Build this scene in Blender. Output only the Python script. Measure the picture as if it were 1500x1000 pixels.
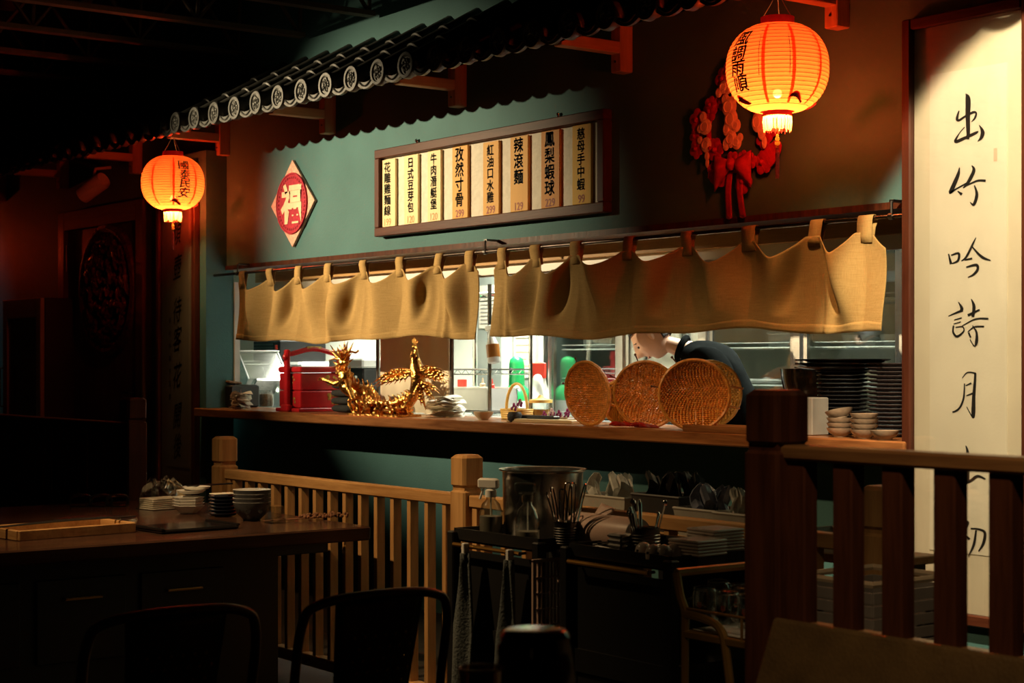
import bpy, math, random
from mathutils import Vector, Matrix, Euler
from math import sin, cos, pi, radians as R, sqrt, atan2
for _o in list(bpy.data.objects): bpy.data.objects.remove(_o)
S = bpy.context.scene
COL = S.collection
random.seed(7)
# ------------------------------------------------------------------ camera
TH = R(37.0); F = 2500.0; H = 1.40; HZ = 530.0
cd = bpy.data.cameras.new('camera'); cam = bpy.data.objects.new('camera', cd); COL.objects.link(cam)
cam.location = (0, 0, H); cam.rotation_euler = (R(90), 0, R(53.0))
cd.sensor_width = 36; cd.lens = 36 * F / 1500; cd.shift_y = (HZ - 500) / 1500
cd.clip_start = .05; cd.clip_end = 60
cd.dof.use_dof = True; cd.dof.focus_distance = 7.2; cd.dof.aperture_fstop = 6.3
S.camera = cam
# ------------------------------------------------------------------ light of the place
w = bpy.data.worlds.new('world'); S.world = w; w.use_nodes = True
w.node_tree.nodes['Background'].inputs[0].default_value = (.10, .13, .16, 1)
w.node_tree.nodes['Background'].inputs[1].default_value = .02
def spot(name, loc, aim, power, col, ang, blend=.6, size=.04):
    l = bpy.data.lights.new(name, 'SPOT'); l.energy = power; l.color = col; l.spot_size = R(ang); l.spot_blend = blend; l.shadow_soft_size = size
    o = bpy.data.objects.new(name, l); COL.objects.link(o); o.location = loc
    o.rotation_euler = (Vector(aim) - Vector(loc)).to_track_quat('-Z', 'Y').to_euler(); return o
def area(name, loc, sx, sy, power, col, rot=(0, 0, 0)):
    l = bpy.data.lights.new(name, 'AREA'); l.shape = 'RECTANGLE'; l.size = sx; l.size_y = sy; l.energy = power; l.color = col
    o = bpy.data.objects.new(name, l); COL.objects.link(o); o.location = loc; o.rotation_euler = rot; l.spread = R(97); return o
WARM = (1, .74, .42)
spot('track_spot_menu_offscreen', (-11.0, .6, 3.32), (-8.15, 5.25, 2.1), 2700, (1, .77, .45), 32, 1.0, .03)
spot('track_spot_scroll_offscreen', (-2.75, 3.15, 3.5), (-3.58, 5.05, 1.84), 900, (1, .78, .46), 36.5, .16)
spot('track_spot_fence_offscreen', (-5.9, 1.6, 3.3), (-5.6, 3.5, .75), 370, (1, .64, .30), 68, 1.0)
spot('track_spot_bench_offscreen', (-1.2, 1.2, 3.3), (-1.9, 3.0, .9), 120, (1, .66, .34), 50, .9)
spot('track_spot_cabinet_offscreen', (-14.6, 2.4, 3.4), (-14.9, 5.25, 1.7), 22, (.75, .9, 1), 42, .9)
V = S.view_settings; V.view_transform = 'Standard'; V.look = 'None'; V.exposure = 0.0; V.gamma = 1; V.use_curve_mapping = False
S.cycles.max_bounces = 8; S.cycles.transparent_max_bounces = 16
S.cycles.sample_clamp_indirect = 4
try: S.cycles.use_denoising = True
except Exception: pass
# ------------------------------------------------------------------ measuring helpers
def ux(px): return px - 750.0
def X(px, Y): return Y * (-F * cos(TH) + ux(px) * sin(TH)) / (F * sin(TH) + ux(px) * cos(TH))
def SC(px, Y): return (F * sin(TH) + ux(px) * cos(TH)) / Y
def Z(px, py, Y): return H + (HZ - py) / SC(px, Y)
def G(px, py, z):
    Y = (H - z) / (py - HZ) * (F * sin(TH) + ux(px) * cos(TH)); return (X(px, Y), Y, z)
# ------------------------------------------------------------------ materials
def _nt(name):
    m = bpy.data.materials.new(name); m.use_nodes = True; nt = m.node_tree
    return m, nt, nt.nodes['Principled BSDF']
def pm(name, col, rough=.5, metal=0, var=.12, scale=9, bump=.05, stretch=(1, 1, 1), detail=5, emit=None, estr=0, sheen=0, coat=0, bscale=None, spec=None, alpha=None):
    m, nt, b = _nt(name); N = nt.nodes; L = nt.links
    tc = N.new('ShaderNodeTexCoord'); mp = N.new('ShaderNodeMapping'); mp.inputs['Scale'].default_value = stretch
    L.new(tc.outputs['Object'], mp.inputs['Vector'])
    nz = N.new('ShaderNodeTexNoise'); nz.inputs['Scale'].default_value = scale; nz.inputs['Detail'].default_value = detail
    L.new(mp.outputs[0], nz.inputs['Vector'])
    cr = N.new('ShaderNodeValToRGB'); cr.color_ramp.elements[0].position = .3; cr.color_ramp.elements[1].position = .72
    cr.color_ramp.elements[0].color = (*[max(0, c * (1 - var)) for c in col], 1)
    cr.color_ramp.elements[1].color = (*[min(1, c * (1 + var)) for c in col], 1)
    L.new(nz.outputs['Fac'], cr.inputs[0]); L.new(cr.outputs[0], b.inputs['Base Color'])
    b.inputs['Roughness'].default_value = rough; b.inputs['Metallic'].default_value = metal
    if bump:
        src = nz
        if bscale:
            src = N.new('ShaderNodeTexNoise'); src.inputs['Scale'].default_value = bscale; src.inputs['Detail'].default_value = 3; L.new(mp.outputs[0], src.inputs['Vector'])
        bp = N.new('ShaderNodeBump'); bp.inputs['Strength'].default_value = bump; bp.inputs['Distance'].default_value = .02
        L.new(src.outputs['Fac'], bp.inputs['Height']); L.new(bp.outputs[0], b.inputs['Normal'])
    if coat: b.inputs['Coat Weight'].default_value = coat
    if sheen: b.inputs['Sheen Weight'].default_value = sheen
    if spec is not None: b.inputs['Specular IOR Level'].default_value = spec
    if alpha is not None: b.inputs['Alpha'].default_value = alpha
    if emit: b.inputs['Emission Color'].default_value = (*emit, 1); b.inputs['Emission Strength'].default_value = estr
    return m
def wood(name, c1, c2, axis='x', rough=.45, scale=1.0, bump=.15):
    m, nt, b = _nt(name); N = nt.nodes; L = nt.links
    st = {'x': (1.2, 14, 14), 'y': (14, 1.2, 14), 'z': (14, 14, 1.2)}[axis]
    tc = N.new('ShaderNodeTexCoord'); mp = N.new('ShaderNodeMapping'); mp.inputs['Scale'].default_value = [s * scale for s in st]
    L.new(tc.outputs['Object'], mp.inputs['Vector'])
    n1 = N.new('ShaderNodeTexNoise'); n1.inputs['Scale'].default_value = 1.6; n1.inputs['Detail'].default_value = 8; n1.inputs['Distortion'].default_value = .6
    n2 = N.new('ShaderNodeTexNoise'); n2.inputs['Scale'].default_value = 9; n2.inputs['Detail'].default_value = 4
    L.new(mp.outputs[0], n1.inputs['Vector']); L.new(mp.outputs[0], n2.inputs['Vector'])
    mx = N.new('ShaderNodeMath'); mx.operation = 'MULTIPLY_ADD'; mx.inputs[1].default_value = .35
    L.new(n2.outputs['Fac'], mx.inputs[0]); L.new(n1.outputs['Fac'], mx.inputs[2])
    cr = N.new('ShaderNodeValToRGB'); cr.color_ramp.elements[0].position = .48; cr.color_ramp.elements[1].position = .86
    cr.color_ramp.elements[0].color = (*c1, 1); cr.color_ramp.elements[1].color = (*c2, 1)
    L.new(mx.outputs[0], cr.inputs[0]); L.new(cr.outputs[0], b.inputs['Base Color'])
    bp = N.new('ShaderNodeBump'); bp.inputs['Strength'].default_value = bump; bp.inputs['Distance'].default_value = .01
    L.new(mx.outputs[0], bp.inputs['Height']); L.new(bp.outputs[0], b.inputs['Normal'])
    b.inputs['Roughness'].default_value = rough; b.inputs['Specular IOR Level'].default_value = .22
    return m
def glass(name, col=(1, 1, 1), rough=.02, alpha=.12):
    # thin glass: mostly transparent with a glossy skin
    m = bpy.data.materials.new(name); m.use_nodes = True; nt = m.node_tree; N = nt.nodes; L = nt.links
    N.remove(N['Principled BSDF'])
    t = N.new('ShaderNodeBsdfTransparent'); t.inputs[0].default_value = (*col, 1)
    g = N.new('ShaderNodeBsdfGlossy'); g.inputs['Roughness'].default_value = rough
    nz = N.new('ShaderNodeTexNoise'); nz.inputs['Scale'].default_value = 12
    lw = N.new('ShaderNodeLayerWeight'); lw.inputs['Blend'].default_value = .35
    ad = N.new('ShaderNodeMath'); ad.operation = 'MULTIPLY_ADD'; ad.inputs[1].default_value = .75; ad.inputs[2].default_value = alpha
    L.new(lw.outputs['Facing'], ad.inputs[0])
    ml = N.new('ShaderNodeMath'); ml.operation = 'MULTIPLY_ADD'; ml.inputs[1].default_value = .06; L.new(nz.outputs['Fac'], ml.inputs[0]); L.new(ad.outputs[0], ml.inputs[2])
    mx = N.new('ShaderNodeMixShader'); L.new(ml.outputs[0], mx.inputs[0]); L.new(t.outputs[0], mx.inputs[1]); L.new(g.outputs[0], mx.inputs[2])
    L.new(mx.outputs[0], N['Material Output'].inputs[0]); return m
def paper_shade(name, trans, tint, k):
    m = bpy.data.materials.new(name); m.use_nodes = True; nt = m.node_tree; N = nt.nodes; L = nt.links
    N.remove(N['Principled BSDF'])
    nz = N.new('ShaderNodeTexNoise'); nz.inputs['Scale'].default_value = 40
    cr = N.new('ShaderNodeValToRGB'); cr.color_ramp.elements[0].color = (*[c * .9 for c in trans], 1); cr.color_ramp.elements[1].color = (*trans, 1)
    tc = N.new('ShaderNodeTexCoord'); L.new(tc.outputs['Object'], nz.inputs['Vector']); L.new(nz.outputs['Fac'], cr.inputs[0])
    t = N.new('ShaderNodeBsdfTranslucent'); L.new(cr.outputs[0], t.inputs[0])
    d = N.new('ShaderNodeBsdfDiffuse'); d.inputs[0].default_value = (.75, .05, .03, 1)
    tr = N.new('ShaderNodeBsdfTransparent'); tr.inputs[0].default_value = (*tint, 1)
    m1 = N.new('ShaderNodeMixShader'); m1.inputs[0].default_value = .2; L.new(t.outputs[0], m1.inputs[1]); L.new(d.outputs[0], m1.inputs[2])
    m2 = N.new('ShaderNodeMixShader'); m2.inputs[0].default_value = k; L.new(m1.outputs[0], m2.inputs[1]); L.new(tr.outputs[0], m2.inputs[2])
    L.new(m2.outputs[0], N['Material Output'].inputs[0]); return m
M = {}
M['teal'] = pm('teal_paint', (.070, .170, .175), .62, spec=.15, var=.10, scale=3, bump=.08, bscale=90)
M['teal_dark'] = M['teal']
M['ceil'] = pm('ceiling_black', (.012, .013, .015), .8, scale=4)
M['joist'] = pm('joist_paint', (.10, .055, .03), .6, var=.25, scale=12)
M['floor'] = pm('floor_stone', (.035, .032, .028), .6, spec=.3, var=.3, scale=5, bump=.1)
M['soffit'] = pm('black_trim', (.010, .008, .007), .6, spec=.1)
M['wood_post'] = wood('fir_post', (.33, .17, .06), (.52, .30, .12), 'z')
M['wood_rail'] = wood('fir_rail', (.33, .17, .06), (.52, .30, .12), 'x')
M['wood_arm'] = wood('fir_arm', (.40, .23, .12), (.58, .36, .20), 'y')
M['wood_brk'] = wood('fir_bracket', (.40, .23, .12), (.58, .36, .20), 'z')
M['wood_counter'] = wood('counter_oak', (.16, .055, .018), (.34, .14, .05), 'x', .28)
M['wood_dark'] = wood('dark_stain', (.035, .012, .007), (.09, .03, .014), 'z', .32)
M['wood_dark_x'] = wood('dark_stain_rail', (.16, .075, .03), (.27, .14, .055), 'x', .3)
M['wood_red'] = wood('red_brown_frame', (.045, .011, .006), (.085, .024, .011), 'x', .45)
M['wood_red_z'] = wood('red_brown_frame_upright', (.045, .011, .006), (.085, .024, .011), 'z', .45)
M['wood_door'] = wood('door_walnut', (.09, .045, .022), (.17, .09, .045), 'z', .35)
M['wood_panel'] = wood('booth_board', (.07, .03, .012), (.17, .08, .03), 'z', .4)
M['wood_lintel'] = wood('lintel_pine', (.40, .22, .08), (.55, .32, .13), 'x', .45)
M['tile'] = pm('roof_tile_glaze', (.050, .050, .046), .42, var=.35, scale=14, bump=.12, detail=6)
M['black'] = pm('black_paint', (.010, .010, .010), .45)
M['blackgloss'] = pm('black_gloss', (.010, .009, .009), .12, bump=.01)
M['steel'] = pm('brushed_steel', (.62, .61, .58), .24, 1, var=.08, scale=30, bump=.02, stretch=(1, 1, 12))
M['darksteel'] = pm('dark_steel', (.16, .15, .14), .32, 1, var=.15, scale=20)
M['chrome'] = pm('chrome', (.75, .75, .73), .12, 1, var=.05)
M['white'] = pm('white_plastic', (.78, .78, .74), .4, var=.04, bump=.01)
M['ceramic'] = pm('white_ceramic', (.80, .79, .74), .16, var=.03, bump=.01)
M['cream'] = pm('cream_cloth', (.80, .72, .55), .8, var=.06, scale=5, bump=.15, bscale=160)
M['paper'] = pm('paper_cream', (.80, .75, .62), .7, var=.05, scale=4, bump=.05, bscale=120)
M['ink'] = pm('ink_black', (.008, .007, .007), .6)
M['gold'] = pm('gold_leaf', (.92, .42, .11), .24, 1, var=.25, scale=40, bump=.5)
M['brass'] = pm('brass_tube', (.50, .27, .07), .35, 1, var=.15)
M['red'] = pm('red_lacquer', (.50, .014, .02), .28, var=.12, scale=20, bump=.03)
M['redvelvet'] = pm('red_felt', (.42, .008, .03), .75, var=.25, scale=60, bump=.2)
M['kwall'] = pm('kitchen_wall', (.60, .61, .52), .45, var=.05, scale=3)
M['kgrey'] = pm('kitchen_grey', (.30, .34, .31), .45, var=.08, scale=3)
# ------------------------------------------------------------------ mesh building
class MB:
    def __init__(s): s.v = []; s.f = []
    def add(s, vs, fs, M_=None):
        n = len(s.v)
        s.v += [tuple(M_ @ Vector(p)) if M_ else tuple(p) for p in vs]
        s.f += [tuple(i + n for i in f) for f in fs]; return s
    def box(s, x0, x1, y0, y1, z0, z1, M_=None):
        return s.add([(x0, y0, z0), (x1, y0, z0), (x1, y1, z0), (x0, y1, z0), (x0, y0, z1), (x1, y0, z1), (x1, y1, z1), (x0, y1, z1)],
                     [(0, 3, 2, 1), (4, 5, 6, 7), (0, 1, 5, 4), (1, 2, 6, 5), (2, 3, 7, 6), (3, 0, 4, 7)], M_)
    def cbox(s, c, d, M_=None): return s.box(c[0] - d[0] / 2, c[0] + d[0] / 2, c[1] - d[1] / 2, c[1] + d[1] / 2, c[2] - d[2] / 2, c[2] + d[2] / 2, M_)
    def cham(s, x0, x1, y0, y1, z0, z1, b, M_=None):
        # box with chamfered vertical and top edges
        def ring(o, z): return [(x0 + o + b, y0 + o, z), (x1 - o - b, y0 + o, z), (x1 - o, y0 + o + b, z), (x1 - o, y1 - o - b, z), (x1 - o - b, y1 - o, z), (x0 + o + b, y1 - o, z), (x0 + o, y1 - o - b, z), (x0 + o, y0 + o + b, z)]
        vs = ring(b, z0) + ring(0, z0 + b) + ring(0, z1 - b) + ring(b, z1); fs = [tuple(range(7, -1, -1)), tuple(range(24, 32))]
        for k in range(3):
            for i in range(8): j = (i + 1) % 8; fs.append((k * 8 + i, k * 8 + j, k * 8 + 8 + j, k * 8 + 8 + i))
        return s.add(vs, fs, M_)
    def lathe(s, prof, n=24, M_=None, sx=1, sy=1, a0=0, a1=2 * pi, ring=False):
        full = abs(a1 - a0 - 2 * pi) < 1e-6; vs = []; fs = []; m = n if full else n + 1
        for r, z in prof:
            for i in range(m):
                a = a0 + (a1 - a0) * i / n; vs.append((r * cos(a) * sx, r * sin(a) * sy, z))
        for k in range(len(prof) - 1):
            for i in range(n):
                j = (i + 1) % m; fs.append((k * m + i, k * m + j, k * m + m + j, k * m + m + i))
        if ring:
            o = (len(prof) - 1) * m
            for i in range(n): j = (i + 1) % m; fs.append((o + i, o + j, j, i))
        elif full:
            if prof[0][0] > 1e-5: fs.append(tuple(range(m - 1, -1, -1)))
            if prof[-1][0] > 1e-5: o = (len(prof) - 1) * m; fs.append(tuple(o + i for i in range(m)))
        return s.add(vs, fs, M_)
    def tube(s, pts, r, n=8, M_=None, closed=False, flat=1.0):
        pts = [Vector(p) for p in pts]; rs = r if isinstance(r, (list, tuple)) else [r] * len(pts); vs = []; fs = []; N = len(pts)
        up = None
        for k, p in enumerate(pts):
            if closed: t = pts[(k + 1) % N] - pts[k - 1]
            else: t = pts[min(k + 1, N - 1)] - pts[max(k - 1, 0)]
            if t.length < 1e-9: t = Vector((0, 0, 1))
            t.normalize()
            if up is None: up = Vector((0, 0, 1)) if abs(t.z) < .9 else Vector((1, 0, 0))
            a = t.cross(up)
            if a.length < 1e-4: a = t.cross(Vector((0, 1, 0)))
            a.normalize(); b = a.cross(t).normalized(); up = b
            for i in range(n):
                q = 2 * pi * i / n; vs.append(p + a * (rs[k] * cos(q)) + b * (rs[k] * flat * sin(q)))
        for k in range(N if closed else N - 1):
            o = k * n; o2 = ((k + 1) % N) * n
            for i in range(n): j = (i + 1) % n; fs.append((o + i, o + j, o2 + j, o2 + i))
        if not closed: fs.append(tuple(range(n - 1, -1, -1))); fs.append(tuple((N - 1) * n + i for i in range(n)))
        return s.add(vs, fs, M_)
    def ball(s, c, r, n=12, m=8, M_=None, d=(1, 1, 1)):
        prof = [(r * sin(pi * k / m), -r * cos(pi * k / m)) for k in range(m + 1)]
        prof[0] = (1e-6, -r); prof[-1] = (1e-6, r)
        T = Matrix.Translation(c) @ Matrix.Diagonal((*d, 1))
        return s.lathe(prof, n, (M_ @ T) if M_ else T)
    def prism(s, poly, h0, h1, plane='xy', M_=None):
        n = len(poly)
        def P(p, h): return {'xy': (p[0], p[1], h), 'xz': (p[0], h, p[1]), 'yz': (h, p[0], p[1])}[plane]
        vs = [P(p, h0) for p in poly] + [P(p, h1) for p in poly]
        fs = [tuple(range(n - 1, -1, -1)), tuple(range(n, 2 * n))] + [(i, (i + 1) % n, n + (i + 1) % n, n + i) for i in range(n)]
        return s.add(vs, fs, M_)
    def grid(s, fn, nu, nv, M_=None, closed_u=False):
        vs = [fn(i / nu, j / nv) for j in range(nv + 1) for i in range(nu + (0 if closed_u else 1))]; w_ = nu if closed_u else nu + 1; fs = []
        for j in range(nv):
            for i in range(nu):
                k = (i + 1) % w_; fs.append((j * w_ + i, j * w_ + k, (j + 1) * w_ + k, (j + 1) * w_ + i))
        return s.add(vs, fs, M_)
    def mesh(s, name, mat, smooth=False):
        me = bpy.data.meshes.new(name); me.from_pydata(s.v, [], s.f); me.validate(); me.update()
        import bmesh
        b = bmesh.new(); b.from_mesh(me); bmesh.ops.recalc_face_normals(b, faces=b.faces); b.to_mesh(me); b.free()
        if mat: me.materials.append(M[mat] if isinstance(mat, str) else mat)
        if smooth:
            for p in me.polygons: p.use_smooth = True
            try: me.set_sharp_from_angle(angle=R(42))
            except Exception: pass
        return me
    def build(s, name, mat, parent=None, smooth=False, loc=None, bevel=0, solid=0, sub=0):
        o = bpy.data.objects.new(name, s.mesh(name, mat, smooth)); COL.objects.link(o)
        if loc: o.location = loc
        if parent: o.parent = parent
        if solid: md = o.modifiers.new('solid', 'SOLIDIFY'); md.thickness = solid; md.offset = 0
        if sub: md = o.modifiers.new('sub', 'SUBSURF'); md.levels = sub; md.render_levels = sub
        if bevel: md = o.modifiers.new('bevel', 'BEVEL'); md.width = bevel; md.segments = 2; md.limit_method = 'ANGLE'
        return o
def inst(me, name, parent=None, loc=(0, 0, 0), rot=(0, 0, 0), sc=None):
    o = bpy.data.objects.new(name, me); COL.objects.link(o); o.location = loc; o.rotation_euler = rot
    if sc: o.scale = sc
    if parent: o.parent = parent
    return o
def tag(o, label=None, cat=None, group=None, kind=None):
    if label: o['label'] = label
    if cat: o['category'] = cat
    if group: o['group'] = group
    if kind: o['kind'] = kind
    return o
def thing(name, label, cat, loc=(0, 0, 0), rz=0, group=None, rot=None):
    o = bpy.data.objects.new(name, None); COL.objects.link(o); o.empty_display_size = .05; o.location = loc
    o.rotation_euler = rot if rot else (0, 0, rz); return tag(o, label, cat, group)
def struct(name, mb, mat, parent=None, **k):
    o = mb.build(name, mat, parent, **k)
    if not parent: o['kind'] = 'structure'
    return o
def copy_tree(o, parent=None):
    c = o.copy(); COL.objects.link(c); c.parent = parent
    for ch in list(o.children): copy_tree(ch, c)
    return c
def T(x=0, y=0, z=0, rx=0, ry=0, rz=0, s=1): return Matrix.Translation((x, y, z)) @ Euler((rx, ry, rz)).to_matrix().to_4x4() @ Matrix.Scale(s, 4)
_dg = None
def glyphs(text, size, bold=0.0, shear=0.0, res=3, off=0.0):
    """flat outline of a text line as (verts, faces), centred, in the xy plane"""
    c = bpy.data.curves.new('t', 'FONT'); c.body = text; c.size = size; weight = bold; c.offset = off; c.shear = shear
    c.align_x = 'CENTER'; c.align_y = 'CENTER'; c.resolution_u = res; c.fill_mode = 'FRONT'
    o = bpy.data.objects.new('t', c); COL.objects.link(o); bpy.context.view_layer.update()
    dg = bpy.context.evaluated_depsgraph_get(); me = bpy.data.meshes.new_from_object(o.evaluated_get(dg))
    vs = [tuple(v.co) for v in me.vertices]; fs = [tuple(p.vertices) for p in me.polygons]
    if weight:
        n0 = len(vs); b_ = list(vs); f_ = list(fs)
        for k in range(6):
            dx, dy = weight * cos(pi * k / 3), weight * sin(pi * k / 3)
            vs = vs + [(v[0] + dx, v[1] + dy, v[2]) for v in b_]; fs = fs + [tuple(i + n0 * (k + 1) for i in f) for f in f_]
    bpy.data.objects.remove(o); bpy.data.curves.remove(c); bpy.data.meshes.remove(me)
    if vs:
        cx = (min(v[0] for v in vs) + max(v[0] for v in vs)) / 2; cy = (min(v[1] for v in vs) + max(v[1] for v in vs)) / 2
        vs = [(v[0] - cx, v[1] - cy, 0) for v in vs]
    return vs, fs
def column(text, size, pitch, bold=0, sx=1, sy=1, shear=0):
    """text set in a vertical column: xz plane verts, top character at z=0"""
    mb = MB()
    for i, ch in enumerate(text):
        vs, fs = glyphs(ch, size, bold, shear)
        mb.add([(v[0] * sx, 0, v[1] * sy - i * pitch) for v in vs], fs)
    return mb
# ================================================================== THE ROOM
YW = 5.25      # face of the upper wall
OX0, OX1 = -10.08, -4.26     # serving hatch
OZ0, OZ1 = 1.045, 2.03
struct('floor', MB().box(-18, 4, -4, 9.6, -.1, 0), 'floor')
mb = MB(); mb.box(-18, 4, -4, 9.6, 4.0, 4.1); struct('ceiling', mb, 'ceil')
wb = MB()
wb.box(OX0, OX1, YW, 5.42, OZ1, 3.22).box(OX0 - .6, OX1 + .6, 5.40, 5.56, 0, OZ0)
wb.box(-18, OX0, YW, 5.30, 0, 3.22).box(OX1, 4, YW, 5.56, 0, 3.22)
struct('wall_back', wb, 'teal')
struct('wall_upper', MB().box(-18, 4, YW, 5.56, 3.22, 4.0), 'teal_dark')
struct('wall_pier_left', MB().box(-10.82, OX0, 5.10, YW, 0, 2.78), 'teal')
struct('wall_pier_right', MB().box(OX1, -3.2, 5.10, YW, 0, 2.78), 'teal')
struct('wall_left', MB().box(-18.1, -18, -4, 9.6, 0, 4), 'teal_dark')
struct('wall_front', MB().box(-18, 4, -4.1, -4, 0, 4), 'teal_dark')
struct('wall_right', MB().box(4, 4.1, -4, 9.6, 0, 4), 'teal_dark')
struct('trim_1', MB().box(OX0, OX1, YW - .012, 5.42, OZ1 - .028, OZ1), 'wood_dark')
struct('trim_2', MB().box(OX0, OX1, 5.46, 5.50, 1.925, 2.03), 'wood_lintel')
# ceiling joists with their webs: run from the room to the wall, bearing above the eave roof
for k in range(9):
    x = -8.22 - .785 * k
    t = thing('ceiling_joist', 'dark open web steel joist running under the black ceiling', 'joist', (x, 0, 3.36), 0, 'open web joists under the ceiling')
    MB().box(-.035, .035, -3.9, 5.2, 0, .028).build('bottom_chord', 'joist', t)
    MB().box(-.035, .035, -3.9, 5.25, .44, .64).build('top_chord', 'joist', t)
    wbm = MB(); y = 5.18; up = 0; n = 0
    while y > -3.6 and n < 26:
        wbm.tube([(0, y, .02 if up == 0 else .45), (0, y - .34, .45 if up == 0 else .02)], .012, 5)
        if up == 0 and n % 2 == 0: wbm.tube([(0, y, .02), (0, y + .02, .45)], .012, 5)
        y -= .34; up = 1 - up; n += 1
    wbm.build('web', 'joist', t)
# ================================================================== TILED EAVE
EY, EZ = 4.66, 2.86; RY, RZ_ = 5.245, 3.20
PITCH = atan2(RZ_ - EZ, RY - EY); LEN = sqrt((RY - EY) ** 2 + (RZ_ - EZ) ** 2)
roof = thing('tiled_eave', 'dark glazed clay tiled eave with round end caps above the serving hatch', 'roof', (0, 0, 0))
def rollmesh():
    L = LEN / 3 + .03; mb = MB(); prof = [(.0585, 0), (.0585, L)]
    vs = []; fs = []; n = 14
    rr = [(.052, 0), (.060, .006), (.060, .03), (.055, .045), (.052, L)]
    for r, l in rr:
        for i in range(n + 1):
            a = -.25 + (pi + .5) * i / n; vs.append((r * cos(a), l, r * sin(a)))
    for k in range(len(rr) - 1):
        for i in range(n): o = k * (n + 1) + i; fs.append((o, o + 1, o + n + 2, o + n + 1))
    return MB().add(vs, fs).mesh('roll_tile', 'tile', True)
def panmesh():
    L = LEN / 3 + .02
    def fn(u, v):
        x = (u - .5) * .18; return (x, v * L, -.028 - .022 * cos(pi * (u - .5)) - .012 * v)
    a = MB().grid(fn, 10, 3); o = MB().grid(lambda u, v: tuple(Vector(fn(u, v)) - Vector((0, 0, .012))), 10, 3)
    a.add(o.v, o.f); return a.mesh('pan_tile', 'tile', True)
def capmesh():
    mb = MB(); A = T(rx=pi / 2)
    mb.lathe([(.001, .012), (.046, .012), (.050, .020), (.064, .020), (.068, .012), (.068, -.012), (.055, -.02), (.05, -.045)], 28, A)
    for k in range(8):
        a = k * pi / 4; mb.ball((.026 * cos(a), -.013, .026 * sin(a)), .010, 6, 4, None, (1.2 if k % 2 else .7, .5, .9))
    mb.ball((0, -.013, 0), .011, 8, 5, None, (1, .6, 1))
    for k in range(5):
        a = .5 + k * 1.25; mb.tube([(.012 * cos(a), -.014, .012 * sin(a)), (.03 * cos(a + .5), -.016, .03 * sin(a + .5)), (.04 * cos(a + .9), -.014, .04 * sin(a + .9))], .004, 4)
    return mb.mesh('end_cap', 'tile', True)
def dripmesh():
    vs = []; n = 12
    for k in range(n + 1):
        u = k / n; x = (u - .5) * .17; d = sin(pi * u) ** .8
        top = -.010 - .022 * d; bot = -.032 - .034 * d
        vs += [(x, -.012, top), (x, -.012, bot), (x, .006, top), (x, .006, bot)]
    fs = []
    for k in range(n): o = k * 4; fs += [(o, o + 1, o + 5, o + 4), (o + 2, o + 6, o + 7, o + 3), (o + 1, o + 3, o + 7, o + 5), (o, o + 4, o + 6, o + 2)]
    mb = MB().add(vs, fs)
    mb.tube([((k / 8 - .5) * .11, -.016, -.026 - .026 * sin(pi * k / 8)) for k in range(9)], .004, 5)
    return mb.mesh('drip_tile', 'tile', True)
rm, pnm, cm, dm = rollmesh(), panmesh(), capmesh(), dripmesh()
NT = 51
for k in range(NT):
    x = -15.95 + .255 * k
    for j in range(3):
        d = LEN / 3 * j; inst(rm, 'roll_tile', roof, (x, EY + d * cos(PITCH), EZ + d * sin(PITCH)), (PITCH, 0, random.uniform(-.01, .01)))
        inst(pnm, 'pan_tile', roof, (x + .1275, EY + .01 + d * cos(PITCH), EZ + d * sin(PITCH) + .006), (PITCH, 0, 0))
    inst(cm, 'end_cap', roof, (x, EY - .008, EZ + .002), (random.uniform(-.03, .03), random.uniform(0, 6), 0))
    inst(dm, 'drip_tile', roof, (x + .1275, EY - .004, EZ), (0, 0, random.uniform(-.02, .02)))
# underside boards and fascia
ud = MB(); ud.add([(-16.1, EY + .10, EZ - .025), (-3.1, EY + .10, EZ - .025), (-3.1, RY, RZ_ - .085), (-16.1, RY, RZ_ - .085), (-16.1, EY + .10, EZ - .005), (-3.1, EY + .10, EZ - .005), (-3.1, RY, RZ_ - .065), (-16.1, RY, RZ_ - .065)],
                  [(0, 3, 2, 1), (4, 5, 6, 7), (0, 1, 5, 4), (1, 2, 6, 5), (2, 3, 7, 6), (3, 0, 4, 7)])
ud.build('soffit_board', 'wood_dark', roof)
# timber brackets
BX = [-4.73 - 1.335 * k for k in range(8)] + [-3.4]
blab = ['behind the large lantern', 'left of the flower wreath', 'above the menu board', 'between menu board and diamond charm', 'holding the lantern beside the diamond charm', 'above the carved door', 'beside the carved door', 'past the carved door', 'above the calligraphy panel by the railing']
for k, x in enumerate(BX):
    t = thing('eave_bracket', 'raw timber eave bracket ' + blab[k], 'bracket', (x, YW, 2.75))
    MB().cham(-.035, .035, -.075, .003, 0, .32, .004).build('upright', 'wood_brk', t)
    MB().cham(-.03, .03, -.42, -.07, .085, .14, .004).build('arm', 'wood_arm', t)
    pg = MB().lathe([(.006, 0), (.006, .004)], 8, T(0, -.076, .05, rx=pi / 2)); pg.build('screw', 'darksteel', t)
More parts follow.
